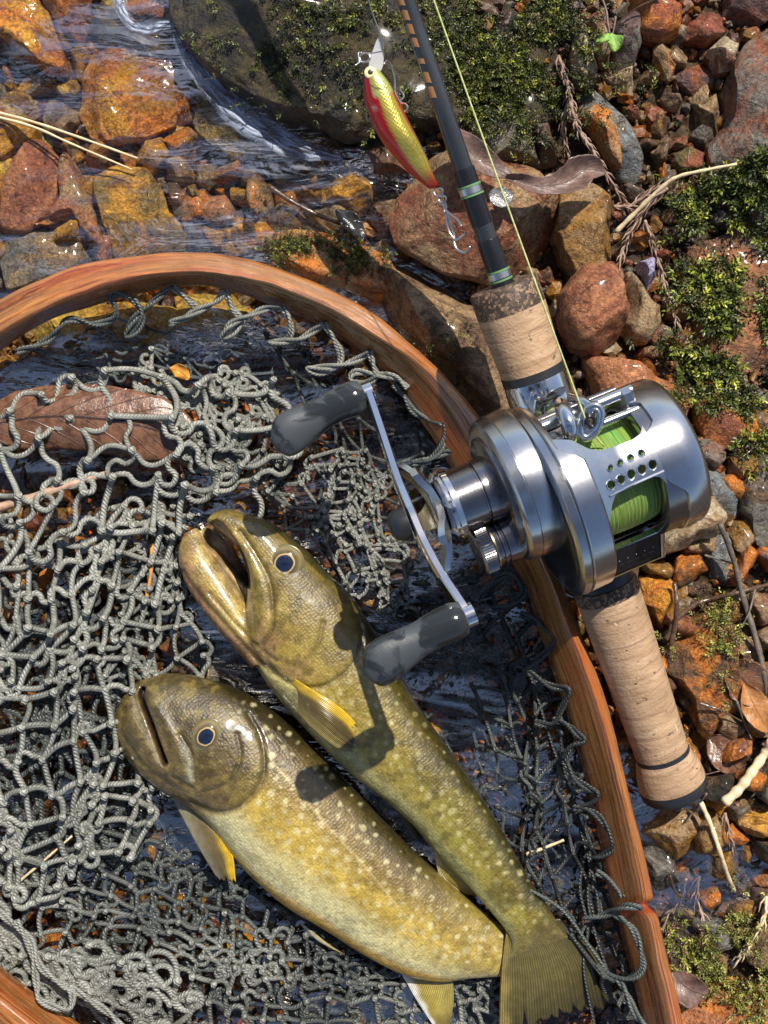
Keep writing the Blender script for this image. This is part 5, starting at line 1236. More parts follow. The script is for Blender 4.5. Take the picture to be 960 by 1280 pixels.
def fin(name, lead, trail, parent, cl, cm, ct, bulge=.1, nu=26, nv=22, seed=0, cup=0.0, edge=.1, rag=.04):
    """membrane between the leading and the trailing edge, both (px,py,z) from the base outwards"""
    A = resample(catmull([P(*p) for p in lead], 6), nu); B = resample(catmull([P(*p) for p in trail], 6), nu)
    u = np.linspace(0, 1, nu)[:, None, None]; v = np.linspace(0, 1, nv)[None, :, None]
    r = np.random.default_rng(seed); ragv = 1 - rag * abs(r.normal(size=(1, nv, 1))) - cup * np.sin(v * math.pi)
    S0 = A[:, None] * (1 - v) + B[:, None] * v; base = S0[:1]
    S = base + (S0 - base) * ragv
    S[..., 2] += (bulge * np.sin(v * math.pi) * np.sin(u * math.pi * .8 + .3))[..., 0] + .018 * np.sin(v[..., 0] * nv * 1.57 * 2) * u[..., 0]
    V = np.concatenate([S.reshape(-1, 3), (S - (0, 0, .035)).reshape(-1, 3)]); n = nu * nv
    i = np.arange(nu - 1)[:, None] * nv; j = np.arange(nv - 1)[None]
    F = np.stack([i + j, i + j + 1, i + nv + j + 1, i + nv + j], -1).reshape(-1, 4)
    rim = list(range(nv)) + [k * nv + nv - 1 for k in range(1, nu)] + [(nu - 1) * nv + k for k in range(nv - 2, -1, -1)] + [k * nv for k in range(nu - 2, 0, -1)]
    R = np.array([(a, b, b + n, a + n) for a, b in zip(rim, rim[1:] + rim[:1])])
    vv = np.broadcast_to(v[..., 0], (nu, nv)).ravel(); uu = np.broadcast_to(u[..., 0], (nu, nv)).ravel()
    col = mix3(mix3(cm, ct, sstep(.5, 1, vv)), np.broadcast_to(cl, (n, 3)), sstep(edge * 2.2, edge * .7, vv + .03 * np.sin(uu * 20)))
    dk = sstep(.55, 1.0, uu) * sstep(edge, edge * 3, vv); col = col * (1 - .45 * dk[:, None])
    uv = np.stack([uu, vv * (nv / 14)], 1)
    mb = MB(); mb.add(V, [F, F[:, ::-1] + n, R], np.concatenate([uv, uv]), np.concatenate([col, col]))
    o = mb.build(name, M_FIN, parent); fix_normals(o.data); return o
def eye(parent, me, px, py, rx, ry, rot, tilt=(0, 0)):
    co = np.array([v.co[:] for v in me.vertices]) + np.array(parent.location); p = tofpx(co)
    w = (np.hypot(p[:, 0] - px, p[:, 1] - py) < rx * 1.3) & (co[:, 2] > np.median(co[:, 2]))
    z = np.median(co[w, 2]); c = P(px, py, z)
    s = NT('fish_eye'); o = s.obj(); L = s.n('VectorMath', operation='LENGTH'); s.set(L.inputs[0], s.mapping(o, scale=(1, 1, 0))); r = L.outputs['Value']
    cc = s.ramp(s.math('ADD', r, s.math('MULTIPLY', s.noise(o, 5, 3), .07)), [(.0, (.006, .009, .018)), (.25, (.010, .018, .045)), (.27, (.50, .36, .14)), (.29, (.40, .28, .09)), (.31, (.07, .05, .025)), (.39, (.14, .105, .045)), (.43, (.20, .16, .07))])
    M = s.fin(cc, .08, 0, Coat_Weight=1.0, Coat_Roughness=.02)
    V, F = ico(4); V = V * (1, 1, .62) * .46
    o = ob('eye', mesh_np('eye', V, F), M, parent); o.location = Vector(c - np.array(parent.location)) + Vector((0, 0, -.10))
    o.scale = (rx / 17, ry / 17, .9); o.rotation_euler = (tilt[0], tilt[1], rot)
    ring = NT('eye_ring').fin((.13, .105, .045), .3, 0, Coat_Weight=.5)
    t = np.linspace(0, 2 * math.pi, 41)
    q = ob('eye_ring', mesh_np('eye_ring', *(lambda T: (T[0], T[1]))(tube(np.stack([.455 * np.cos(t), .455 * np.sin(t), .02 + 0 * t], 1), .045, 8, caps=False, flat=.6))), ring, o)
    return o

def fish_a():
    S = [((268, 640), (258, 652), .30, 1.30), ((284, 636), (268, 662), .46, 1.32), ((302, 641), (282, 672), .58, 1.3), ((334, 650), (299, 692), .70, 1.25), ((358, 667), (309, 728), .85, 1.2), ((386, 690), (308, 768), 1.0, 1.15),
         ((410, 716), (310, 806), 1.12, 1.1), ((438, 743), (325, 840), 1.2, 1.05), ((462, 780), (346, 870), 1.22, 1.0), ((484, 815), (374, 902), 1.2, .95), ((503, 850), (404, 934), 1.18, .95),
         ((526, 886), (437, 966), 1.1, .95), ((551, 922), (476, 996), 1.0, .95), ((580, 962), (515, 1030), .88, .95), ((609, 1006), (547, 1068), .74, .95), ((638, 1056), (582, 1104), .60, .95), ((664, 1102), (612, 1138), .46, .95),
         ((690, 1140), (634, 1166), .34, .95), ((700, 1160), (639, 1184), .2, .95), ((712, 1172), (634, 1200), .06, .95)]
    J = [((246, 659), (229, 668), .28, .80), ((256, 676), (223, 692), .38, .72), ((270, 698), (230, 724), .50, .7), ((287, 720), (246, 752), .58, .72), ((304, 745), (266, 780), .66, .78), ((322, 772), (290, 806), .75, .85), ((350, 800), (315, 836), .8, .9)]
    G = [((268, 650), (245, 668), .25, .55), ((288, 675), (258, 692), .3, .45), ((305, 712), (280, 728), .25, .35), ((320, 745), (295, 760), .3, .4)]
    me = remesh([skin_tube(S), skin_tube(J), skin_tube(G)], .042)
    V = np.array([v.co[:] for v in me.vertices]); p = tofpx(V); s, t = st_coords(p, S); up = V[:, 2] > .55
    body_s = s
    # relief
    ribs = [([(441, 757), (452, 790), (446, 822), (420, 850), (389, 860), (358, 852), (336, 832)], 3.4, .075), ([(404, 778), (396, 808), (374, 836)], 3.0, .05),
            ([(300, 664), (318, 690), (336, 724), (341, 755), (340, 785), (328, 806)], 3.0, .09), ([(229, 715), (252, 748), (285, 785), (318, 822), (345, 845)], 3.5, .08), ([(262, 742), (290, 775), (320, 806), (345, 826)], 2.5, .05)]
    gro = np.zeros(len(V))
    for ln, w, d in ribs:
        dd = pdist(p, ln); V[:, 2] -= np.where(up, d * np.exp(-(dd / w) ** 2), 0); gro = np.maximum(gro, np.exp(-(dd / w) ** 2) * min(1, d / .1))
    dd = pdist(p, [(292, 672), (308, 694), (322, 722), (328, 752), (327, 782), (318, 800)]); mx = np.exp(-(dd / 7) ** 2); V[:, 2] += np.where(up, .10 * mx, 0)
    cav = inside([(257, 655), (272, 648), (292, 668), (305, 690), (313, 716), (313, 738), (300, 728), (282, 708), (268, 692), (256, 682)], p[:, 0], p[:, 1])
    dd = pdist(p, [(257, 655), (272, 648), (292, 668), (305, 690), (313, 716), (313, 738), (300, 728), (282, 708), (268, 692), (256, 682), (257, 655)])
    dep = np.where(cav, sstep(0, 5, dd), 0); V[:, 2] -= np.where(V[:, 2] > .5, dep * .5, 0)
    V += (fbm(V, 2.2, 3, 7) * .02)[:, None] * (0, 0, 1)
    n = len(V); f1 = fbm(V, .9, 4, 2)
    pl = [(404, 722), (432, 745), (450, 775), (452, 800), (443, 826), (418, 851), (389, 861), (358, 852), (330, 832)]
    head = sstep(4, -4, np.where(inside([(220, 640), (280, 600)] + pl + [(300, 840), (200, 700)], p[:, 0], p[:, 1]), -1, 1) * pdist(p, pl))
    tt = t + .18 * f1
    body = mix3((.055, .050, .018), (.27, .22, .055), sstep(-.95, -.25, tt)); body = mix3(body, (.42, .36, .13), sstep(-.2, .35, tt)); body = mix3(body, (.55, .53, .36), sstep(.45, .85, tt))
    body = mix3(body, body * (.62, .72, .55), sstep(.45, .75, s) * .7)
    hd = mix3((.20, .165, .06), (.40, .32, .12), sstep(-.7, .6, tt)); hd = mix3(hd, (.34, .22, .15), sstep(.4, 1.0, tt) * .6)
    hd = mix3(hd, (.13, .10, .05), sstep(.1, .5, fbm(V, 1.9, 3, 31)) * .55)
    col = mix3(body, hd, head)
    jaw = sstep(24, 12, pdist(p, [(235, 672), (248, 705), (275, 748), (305, 788)])); col = mix3(col, mix3((.46, .38, .15), (.30, .18, .15), sstep(-.2, .5, fbm(V, 1.2, 3, 12))), jaw * .85)
    lip = np.exp(-(pdist(p, [(244, 664), (262, 686), (285, 712), (308, 740), (314, 775)]) / 4.5) ** 2); col = mix3(col, (.62, .52, .48), lip * .75)
    col = mix3(col, (.36, .30, .11), mx * .6)
    pk = np.exp(-(pdist(p, [(274, 706), (290, 728), (306, 748), (312, 765)]) / 5) ** 2) + .7 * np.exp(-(pdist(p, [(330, 700), (336, 735), (336, 775)]) / 2.5) ** 2); col = mix3(col, (.66, .56, .54), np.clip(pk, 0, 1) * sstep(-.35, .2, fbm(V, 3, 2, 3)) * .85)
    pt = sstep(.1, .4, fbm(V, 1.5, 3, 61)) * head * sstep(.1, .6, t); col = mix3(col, (.36, .22, .20), pt * .55)
    thr = np.exp(-(pdist(p, [(226, 705), (240, 742), (275, 785), (315, 830)]) / 7) ** 2); col = mix3(col, (.30, .16, .15), thr * .7)
    inm = np.where(cav, sstep(0, 4, dd), 0); col = mix3(col, mix3((.46, .33, .30), (.06, .03, .03), np.clip(sstep(-.2, .3, f1) * .5 + sstep(20, 4, pdist(p, [(305, 690), (312, 712), (312, 735)])), 0, 1)), inm)
    sp = spots(p, s, t, 3, (.40, .96), (-.88, .35), 11.5, (2.6, 6.5), V, S); col = mix3(col, (.66, .68, .60), np.where(V[:, 2] > .7, sp, 0) * (1 - head) * .65)
    ys = sstep(.25, .6, fbm(V, 1.1, 3, 55)) * head * sstep(.1, -.5, t) * sstep(.15, .25, s); col = mix3(col, (.42, .40, .05), ys * .6)
    vm = fbm(V, 3.2, 3, 71) + .5 * fbm(V, 1.2, 2, 5); col = col * (1 - .38 * sstep(.0, .35, vm))[:, None] * (.80, .72, .42)
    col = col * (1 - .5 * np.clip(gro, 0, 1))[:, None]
    col = mix3(col, (.14, .11, .035), sstep(.93, .99, s) * .8)
    finish_skin(me, V, col)
    root = empty('char_fish', P(440, 900, 0)); tag(root, 'upper spotted char with its mouth wide open, lying beside the reel handle', 'fish')
    me.transform(__import__('mathutils').Matrix.Translation(-Vector(root.location)))
    b = ob('body', me, M_SKIN, root)
    eye(root, me, 356, 704, 20, 19, .6)
    Y = (.72, .47, .02); K = (.20, .14, .035)
    fin('pectoral_fin', [(352, 838, 1.9), (390, 862, 2.3), (425, 884, 2.35), (448, 908, 2.1), (452, 930, 1.95)], [(352, 866, 1.2), (375, 895, 1.7), (400, 920, 2.0), (425, 938, 2.0), (448, 940, 1.9)], root, Y, (.13, .09, .02), (.34, .27, .08), seed=1, edge=.16)
    fin('pelvic_fin', [(542, 1062, .9), (546, 1085, .7), (552, 1100, .6), (575, 1118, .5)], [(575, 1080, 1.1), (590, 1096, .9), (598, 1108, .7), (602, 1122, .5)], root, (.62, .55, .30), (.38, .30, .06), (.30, .22, .05), seed=2)
    fin('anal_fin', [(470, 985, .8), (500, 1020, .4), (520, 1050, .35)], [(505, 1018, .7), (520, 1040, .4), (532, 1055, .35)], root, (.3, .24, .08), (.16, .12, .04), (.16, .12, .04), seed=5)
    fin('tail_fin', [(634, 1158, .95), (628, 1195, .95), (624, 1245, .9), (622, 1310, .8)], [(700, 1148, .95), (728, 1170, .9), (758, 1205, .85), (776, 1262, .75)], root, (.26, .20, .06), (.12, .10, .03), (.06, .05, .018), nu=34, nv=40, seed=3, cup=.10, bulge=.12, edge=.05, rag=.06)
    th = ob('tooth', mesh_np('tooth', *(lambda T: (T[0], T[1]))(tube([P(259, 655, 1.2), P(257, 664, 1.15), P(260, 674, 1.0)], [.05, .06, .02], 8))), plastic('tooth_gold', (.62, .36, .05), .3), root)
    return root
def fish_b():
    S = [((162, 860), (150, 878), .25, .62), ((174, 850), (143, 900), .55, .62), ((196, 843), (150, 932), .85, .66), ((227, 842), (171, 962), 1.05, .72), ((264, 850), (203, 988), 1.2, .78),
         ((300, 863), (238, 1008), 1.3, .84), ((335, 885), (268, 1036), 1.34, .86), ((371, 914), (297, 1076), 1.36, .86), ((405, 947), (326, 1105), 1.34, .84), ((441, 985), (361, 1134), 1.28, .8),
         ((480, 1026), (405, 1160), 1.18, .76), ((520, 1066), (456, 1193), 1.04, .7), ((560, 1102), (504, 1217), .88, .64), ((600, 1136), (550, 1226), .70, .55), ((636, 1164), (590, 1222), .5, .45), ((668, 1186), (630, 1220), .32, .35)]
    me = remesh([skin_tube(S)], .042)
    V = np.array([v.co[:] for v in me.vertices]); p = tofpx(V); s, t = st_coords(p, S); up = V[:, 2] > .5
    gro = np.zeros(len(V))
    for ln, w, d in (([(310, 893), (324, 918), (330, 945), (329, 970), (318, 992), (296, 1011), (268, 1016), (238, 1003)], 3.6, .10), ([(296, 918), (300, 950), (282, 980), (254, 990)], 2.8, .06),
                     ([(178, 862), (176, 872), (187, 902), (197, 930), (206, 954)], 2.6, .42), ([(225, 918), (240, 945), (243, 975)], 2.5, .08), ([(215, 972), (240, 985)], 2.5, .05), ([(150, 915), (178, 955), (210, 980)], 3, .05)):
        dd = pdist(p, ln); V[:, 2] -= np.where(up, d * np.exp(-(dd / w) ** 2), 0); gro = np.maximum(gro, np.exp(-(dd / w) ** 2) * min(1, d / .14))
    mx = np.exp(-(pdist(p, [(192, 875), (208, 905), (222, 935), (228, 965)]) / 7) ** 2); V[:, 2] += np.where(up, .08 * mx, 0)
    lw = np.exp(-(pdist(p, [(158, 880), (172, 915), (192, 950), (205, 962)]) / 6) ** 2); V[:, 2] += np.where(up, .06 * lw, 0)
    V += (fbm(V, 2.2, 3, 17) * .02)[:, None] * (0, 0, 1)
    f1 = fbm(V, .9, 4, 22); tt = t + .14 * f1
    head = sstep(6, -5, np.where(inside([(130, 830), (230, 820), (310, 885), (326, 918), (331, 945), (330, 970), (318, 993), (296, 1012), (268, 1018), (236, 1012), (130, 960)], p[:, 0], p[:, 1]), -1, 1) * pdist(p, [(310, 887), (326, 918), (331, 945), (330, 970), (318, 993), (296, 1012), (268, 1018), (236, 1010)]))
    body = mix3((.055, .045, .018), (.22, .155, .045), sstep(-.85, -.35, tt)); body = mix3(body, (.52, .39, .09), sstep(-.35, .15, tt)); body = mix3(body, (.64, .62, .42), sstep(.22, .62, tt)); body = mix3(body, (.66, .40, .04), sstep(.80, .97, t))
    body = mix3(body, (.46, .36, .10), sstep(.65, .9, s) * sstep(.9, .5, t) * .6)
    head = head * (1 - .75 * sstep(-.35, -.8, t) * sstep(240, 300, p[:, 0]))
    body = mix3(body, body * (.55, .52, .45), np.clip(1 - np.maximum(0, s - .30) / .16, 0, 1) * sstep(.35, -.2, t) * .7)
    hd = mix3((.13, .10, .045), (.22, .165, .065), sstep(-.6, .5, tt)); hd = mix3(hd, (.36, .28, .08), sstep(.0, .5, fbm(V, 1.3, 3, 9)) * .6); hd = mix3(hd, (.42, .34, .10), sstep(.15, .4, fbm(V * (1, 1, .5), 4.5, 2, 19)) * .5); hd = mix3(hd, (.07, .05, .025), sstep(.1, .5, fbm(V, 2.2, 3, 91)) * .5)
    col = mix3(body, hd, head)
    sp = spots(p, s, t, 8, (.34, .99), (-.94, .42), 12.5, (2.6, 7.2), V, S); col = mix3(col, (.68, .66, .48), np.where(V[:, 2] > .5, sp, 0) * (1 - head) * .85)
    ll = np.exp(-(pdist(p, [(325, 917), (340, 951), (370, 985), (407, 1030), (449, 1075), (486, 1120), (537, 1178), (579, 1192), (625, 1188)]) / 1.1) ** 2) * (1 - head); col = mix3(col, (.62, .52, .30), ll * .8)
    mo = np.exp(-(pdist(p, [(178, 862), (176, 872), (187, 902), (197, 930), (206, 954)]) / 3.0) ** 2); col = mix3(col, (.035, .012, .015), np.clip(mo * 1.4, 0, 1))
    lp = np.exp(-(pdist(p, [(164, 868), (175, 900), (188, 930), (199, 955)]) / 2.5) ** 2); col = mix3(col, (.50, .44, .36), lp * .7 * (mo < .5))
    wh = np.exp(-(pdist(p, [(230, 938), (236, 955), (238, 974)]) / 4.5) ** 2); col = mix3(col, (.52, .52, .46), wh * .9)
    wm = np.maximum(np.exp(-(np.hypot(p[:, 0] - 215, p[:, 1] - 874) / 5) ** 2), .6 * np.exp(-(np.hypot(p[:, 0] - 230, p[:, 1] - 884) / 7) ** 2)); col = mix3(col, (.42, .42, .40), wm * sstep(-.3, .3, fbm(V, 6, 2)) * .9)
    vm = fbm(V, 3.2, 3, 41) + .5 * fbm(V, 1.2, 2, 6); col = col * (1 - (.22 + .15 * head) * sstep(.0, .35, vm))[:, None] * (1 - .30 * head[:, None]) * (.84, .80, .64)
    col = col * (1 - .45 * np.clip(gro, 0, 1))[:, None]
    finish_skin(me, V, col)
    root = empty('char_fish', P(380, 1040, 0)); tag(root, 'lower spotted char with a closed mouth and golden yellow belly', 'fish')
    me.transform(__import__('mathutils').Matrix.Translation(-Vector(root.location)))
    ob('body', me, M_SKIN, root)
    eye(root, me, 258, 920, 19, 16, .9)
    Y = (.75, .48, .02); K = (.20, .15, .06)
    fin('pectoral_fin', [(262, 1012, 1.2), (280, 1038, 1.4), (291, 1068, 1.4), (295, 1104, 1.2)], [(212, 990, .7), (224, 1015, .8), (245, 1055, .9), (272, 1100, 1.0)], root, Y, K, (.42, .38, .28), seed=11, edge=.18)
    fin('pelvic_fin', [(372, 1150, .5), (390, 1172, .35), (425, 1192, .3)], [(395, 1168, .7), (410, 1180, .6), (432, 1194, .4)], root, (.8, .8, .74), (.72, .72, .62), (.55, .42, .1), seed=12, nv=10)
    fin('anal_fin', [(502, 1218, .4), (520, 1250, .3), (545, 1288, .25)], [(566, 1222, .5), (567, 1250, .35), (562, 1285, .25)], root, (.85, .85, .80), (.42, .34, .08), (.30, .25, .07), seed=13, edge=.12)
    return root
fish_a(); fish_b()
# ------------------------------------------------------------------ surface height query (stones, ground)
def top_height_fn():
    hs = []
    for o in bpy.data.objects:
        if o.type == 'MESH' and o.name.split('.')[0] in ('river_stone', 'boulder', 'mossy_stone', 'river_slab', 'stone_chip', 'pebble', 'river_ledge'):
            n = len(o.data.vertices); a = np.empty(n * 3, np.float32); o.data.vertices.foreach_get('co', a); hs.append(a.reshape(-1, 3) + np.array(o.location))
    V = np.concatenate(hs); G = {}
    c = .12
    key = np.floor(V[:, :2] / c).astype(int)
    for (i, j), z in zip(map(tuple, key), V[:, 2]):
        if z > G.get((i, j), -9): G[(i, j)] = z
    def f(x, y):
        i, j = int(math.floor(x / c)), int(math.floor(y / c)); z = -9
        for di in (-1, 0, 1):
            for dj in (-1, 0, 1): z = max(z, G.get((i + di, j + dj), -9))
        return max(z, float(bed_z(np.array([x]), np.array([y]))[0]) + .1)
    return f
TOPZ = top_height_fn()
def SP(px, py, lift=0.0, it=3):
    """point on the stones under a photo pixel"""
    z = 1.0
    for _ in range(it):
        x, y, _z = P(px, py, z); z = TOPZ(x, y) + lift
    return P(px, py, z)

# ------------------------------------------------------------------ moss
def moss_mat():
    s = NT('moss_leaves'); c = s.attr('col')
    s.b.inputs['Subsurface Weight'].default_value = 0
    return s.fin(c, .45, 0)
M_MOSS = moss_mat()
def moss(label, regions, n, seed, size=(.22, .5), tint=1.0, thr=-.12, pal=((.018, .026, .005), (.045, .060, .008), (.11, .13, .016), (.24, .25, .035), (.07, .055, .016))):
    r = np.random.default_rng(seed); Vs = []; Fs = []; Cs = []; base = 0
    w = np.array([a[3] for a in regions]); w = w / w.sum()
    k = 0; t = 0
    while k < n and t < n * 8:
        t += 1
        cx, cy, sp, _ = regions[r.choice(len(regions), p=w)]
        px, py = cx + r.normal() * sp[0], cy + r.normal() * sp[1]
        nz = fbm(np.array([[px * .03, py * .03, seed]]), 1.0, 3)[0]
        if nz < thr or px > 1000 or py < -30 or py > 1310 or px < -20: continue
        o = SP(px, py, -.03, 2)
        L = r.uniform(*size); az = r.uniform(0, 6.28); el = r.uniform(.25, 1.2)
        d = np.array((math.cos(az) * math.cos(el), math.sin(az) * math.cos(el), math.sin(el))); side = nrm(np.cross(d, (0, 0, 1.))); up = np.cross(side, d)
        m = 11; nn = np.arange(m); tt = (nn + .5) / m; bend = d[None] * tt[:, None] * L + np.outer(-tt ** 2 * L * .35, (0, 0, 1.))
        an = nn * 2.4 + r.uniform(0, 6); out = np.cos(an)[:, None] * side + np.sin(an)[:, None] * up
        ll = L * .30 * (1 - .45 * tt)[:, None]; wd = L * .065
        p0 = o + bend; tip = p0 + out * ll + d * ll * .9; lat = nrm(np.cross(out, d)) * wd; mid = p0 + (out + d * .6) * ll * .5
        V = np.stack([p0 - lat * .5, mid - lat, tip, mid + lat], 1).reshape(-1, 3)
        i = np.arange(m)[:, None] * 4 + base; Fs.append(i + np.arange(4)[None]); Vs.append(V); base += len(V)
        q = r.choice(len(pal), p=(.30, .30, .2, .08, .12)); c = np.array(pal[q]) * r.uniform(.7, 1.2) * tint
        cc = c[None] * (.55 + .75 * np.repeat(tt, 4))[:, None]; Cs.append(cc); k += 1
    me = mesh_np('moss', np.concatenate(Vs), np.concatenate(Fs), False, None, {'col': np.concatenate(Cs)})
    tag(ob('moss', me, M_MOSS), label, 'moss', kind='stuff')
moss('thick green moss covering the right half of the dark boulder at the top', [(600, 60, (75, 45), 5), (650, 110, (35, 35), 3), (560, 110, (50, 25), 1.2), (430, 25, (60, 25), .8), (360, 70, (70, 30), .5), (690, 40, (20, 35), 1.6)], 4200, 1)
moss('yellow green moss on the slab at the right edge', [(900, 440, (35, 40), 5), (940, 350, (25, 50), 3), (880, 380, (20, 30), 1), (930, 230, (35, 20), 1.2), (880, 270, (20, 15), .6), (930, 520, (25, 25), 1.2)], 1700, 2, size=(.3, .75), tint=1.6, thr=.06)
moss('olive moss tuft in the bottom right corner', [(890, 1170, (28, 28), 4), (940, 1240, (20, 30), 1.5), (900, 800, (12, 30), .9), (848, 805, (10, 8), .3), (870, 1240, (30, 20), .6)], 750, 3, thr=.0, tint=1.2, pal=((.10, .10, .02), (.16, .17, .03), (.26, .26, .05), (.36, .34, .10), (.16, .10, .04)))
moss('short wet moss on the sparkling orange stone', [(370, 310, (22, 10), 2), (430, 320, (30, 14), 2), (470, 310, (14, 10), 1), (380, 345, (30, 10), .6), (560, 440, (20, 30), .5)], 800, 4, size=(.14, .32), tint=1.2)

# ------------------------------------------------------------------ dry cedar sprigs, twigs, leaves
def bark(name, c1, c2, rough=.5, wet=0):
    s = NT(name); p = s.pos()
    c = s.mix(s.ramp(s.noise(s.mapping(p, scale=(1, 1, 1)), 5, 5, .7), [(.35, 0.), (.65, 1.)]), c1, c2)
    return s.fin(c, rough, 0, s.bump(s.noise(p, 9, 4), .4, .05), Coat_Weight=wet)
M_NEEDLE = bark('dry_needles', (.20, .12, .085), (.34, .23, .17), .45)
M_TWIG = bark('twig_bark', (.07, .055, .045), (.16, .13, .105))
M_STRAW = bark('straw', (.55, .40, .22), (.70, .58, .38), .4)
M_DARKTW = bark('wet_twig', (.05, .03, .02), (.12, .07, .04), .2, .5)
def sprig(label, pts, group=None, n=None, nl=.42, lift=.25, mat=None):
    W = []
    for q in pts: W.append(SP(q[0], q[1], lift + (q[2] if len(q) > 2 else 0)))
    W = np.array(W); W[:, 2] = np.convolve(np.pad(W[:, 2], 1, 'edge'), [.25, .5, .25], 'valid'); C3 = catmull(W, 10); L = np.linalg.norm(np.diff(C3, axis=0), axis=1).sum()
    n = n or int(L * 11); S = resample(C3, n)
    root = empty('cedar_sprig', S[0]); tag(root, label, 'cedar sprig', group)
    mb = MB(); mb.add(*tube(C3, np.linspace(.06, .03, len(C3)), 6)); mb.build('stem', mat or M_NEEDLE, root)
    t, A, B = frames(S); r = np.random.default_rng(len(label)); mb = MB()
    for i in range(n):
        an = i * 2.4 + r.normal() * .2; out = A[i] * math.cos(an) + B[i] * math.sin(an); l = nl * r.uniform(.7, 1.15) * (1 - .3 * i / n)
        p0 = S[i]; p1 = p0 + out * l * .30 + t[i] * l * .45; p2 = p0 + out * l * .38 + t[i] * l
        mb.add(*tube(np.array([p0, p1, p2]), [.035, .032, .006], 4, caps=False))
    mb.build('needles', mat or M_NEEDLE, root)
sprig('long brown cedar sprig hanging from the top moss past the cream speckled stone', [(698, 70), (708, 110), (722, 150), (738, 185), (760, 215), (778, 250), (790, 268)])
sprig('cedar sprig branching left beside the olive flat slab', [(712, 120), (705, 150), (705, 180), (716, 205)], nl=.36)
sprig('cedar sprig curling over the end of the pale twig', [(835, 235), (815, 250), (800, 272), (785, 295), (772, 335)], nl=.5)
sprig('cedar sprig lying left of the right hand moss, its tip pointing down', [(806, 275), (815, 300), (825, 335), (833, 370), (850, 408)], nl=.38)
sprig('cedar sprig rising from the pale twig towards the gravel', [(770, 255), (785, 262), (800, 248), (825, 232)], nl=.4)
sprig('pale tan cedar sprig at the right edge of the bottom right moss', [(958, 1120), (955, 1150), (940, 1180), (922, 1198)], nl=.45, mat=M_STRAW)
sprig('reddish cedar sprig beside the damaged part of the hoop', [(875, 1095), (868, 1120), (880, 1150), (876, 1180)], nl=.45)
sprig('dark cedar sprig touching the hoop under the glistening pebble', [(860, 1100), (845, 1125), (835, 1145), (830, 1165)], nl=.45)
sprig('short brown cedar sprig below the rod butt at the right', [(905, 1015), (912, 1040), (915, 1058)], nl=.35)
def stick(name, label, cat, pts, r0, r1, mat, lift=.1, world_z=None, group=None):
    W = np.array([P(q[0], q[1], q[2]) if len(q) > 2 else SP(q[0], q[1], lift) for q in pts])
    if len(pts[0]) < 3: W[:, 2] = np.maximum(np.convolve(np.pad(W[:, 2], 1, 'edge'), [.3, .4, .3], 'valid'), W[:, 2])
    C3 = catmull(W, 8); mb = MB(); n = len(C3); rr = np.linspace(r0, r1, n) * (1 + .12 * np.sin(np.arange(n) * 1.3))
    mb.add(*tube(C3, rr, 8)); o = mb.build(name, mat, None, origin=C3[0]); return tag(o, label, cat, group)
stick('twig', 'pale bare twig sticking out to the right above the brown moss', 'twig', [(770, 290, 2.0), (795, 265, 2.3), (830, 232, 2.8), (850, 220, 3.0), (885, 212, 3.2), (921, 205, 3.3)], .075, .04, M_STRAW)
stick('twig', 'long grey stick right of the large wet orange brown stone', 'twig', [(900, 655), (912, 700), (930, 750), (945, 800), (957, 850), (965, 900)], .08, .11, M_TWIG, .15)
stick('twig', 'dark wet twig crossing between the orange stones', 'twig', [(832, 800), (845, 775), (865, 755), (890, 748), (925, 740), (965, 728)], .09, .06, M_DARKTW, .15)
stick('twig', 'thin dark upright twig by the vivid orange lumpy stone', 'twig', [(842, 728), (846, 755), (843, 785), (838, 805)], .07, .09, M_DARKTW, .2)
stick('stalk', 'pale dry stalk running down from the rod butt', 'stalk', [(876, 1003), (888, 1030), (900, 1065), (910, 1095), (916, 1112)], .08, .06, M_STRAW, .12)
stick('stalk', 'thick cream stalk right of the rod butt', 'stalk', [(905, 1004), (925, 985), (940, 965), (950, 940), (965, 925)], .16, .14, M_STRAW, .15)
stick('stalk', 'upper dry straw floating at the left edge', 'stalk', [(-20, 136, .12), (40, 152, .14), (100, 172, .14), (172, 198, .10)], .05, .035, M_STRAW)
stick('stalk', 'lower dry straw floating at the left edge', 'stalk', [(-20, 142, .12), (40, 158, .12), (90, 180, .12), (165, 212, .06)], .05, .03, M_STRAW)
stick('twig', 'short red brown twig in the water above the tail of the upper fish', 'twig', [(658, 1068, .5), (680, 1060, .55), (705, 1050, .6)], .06, .04, M_STRAW)
stick('stalk', 'orange cedar needle under the net left of the open mouth', 'needle', [(190, 680, .6), (188, 720, .6), (176, 780, .5), (165, 830, .4)], .06, .05, bark('orange_needle', (.5, .2, .04), (.6, .28, .06)))
stick('twig', 'pale split stick under the net at the left edge', 'twig', [(-20, 640, .9), (40, 622, 1.0), (90, 605, 1.0), (138, 590, .9)], .16, .09, bark('split_wood', (.30, .17, .11), (.48, .34, .24)))
stick('twig', 'thin straw under the net in the bottom left', 'stalk', [(20, 1105, .9), (50, 1080, 1.1), (90, 1045, 1.2)], .05, .03, M_STRAW)
stick('twig', 'dark wet twig lying in the water before the bright amber block', 'twig', [(335, 232, -.1), (370, 255, -.05), (405, 272, -.05), (435, 282, 0)], .09, .06, M_DARKTW)
r_ = np.random.default_rng(99)
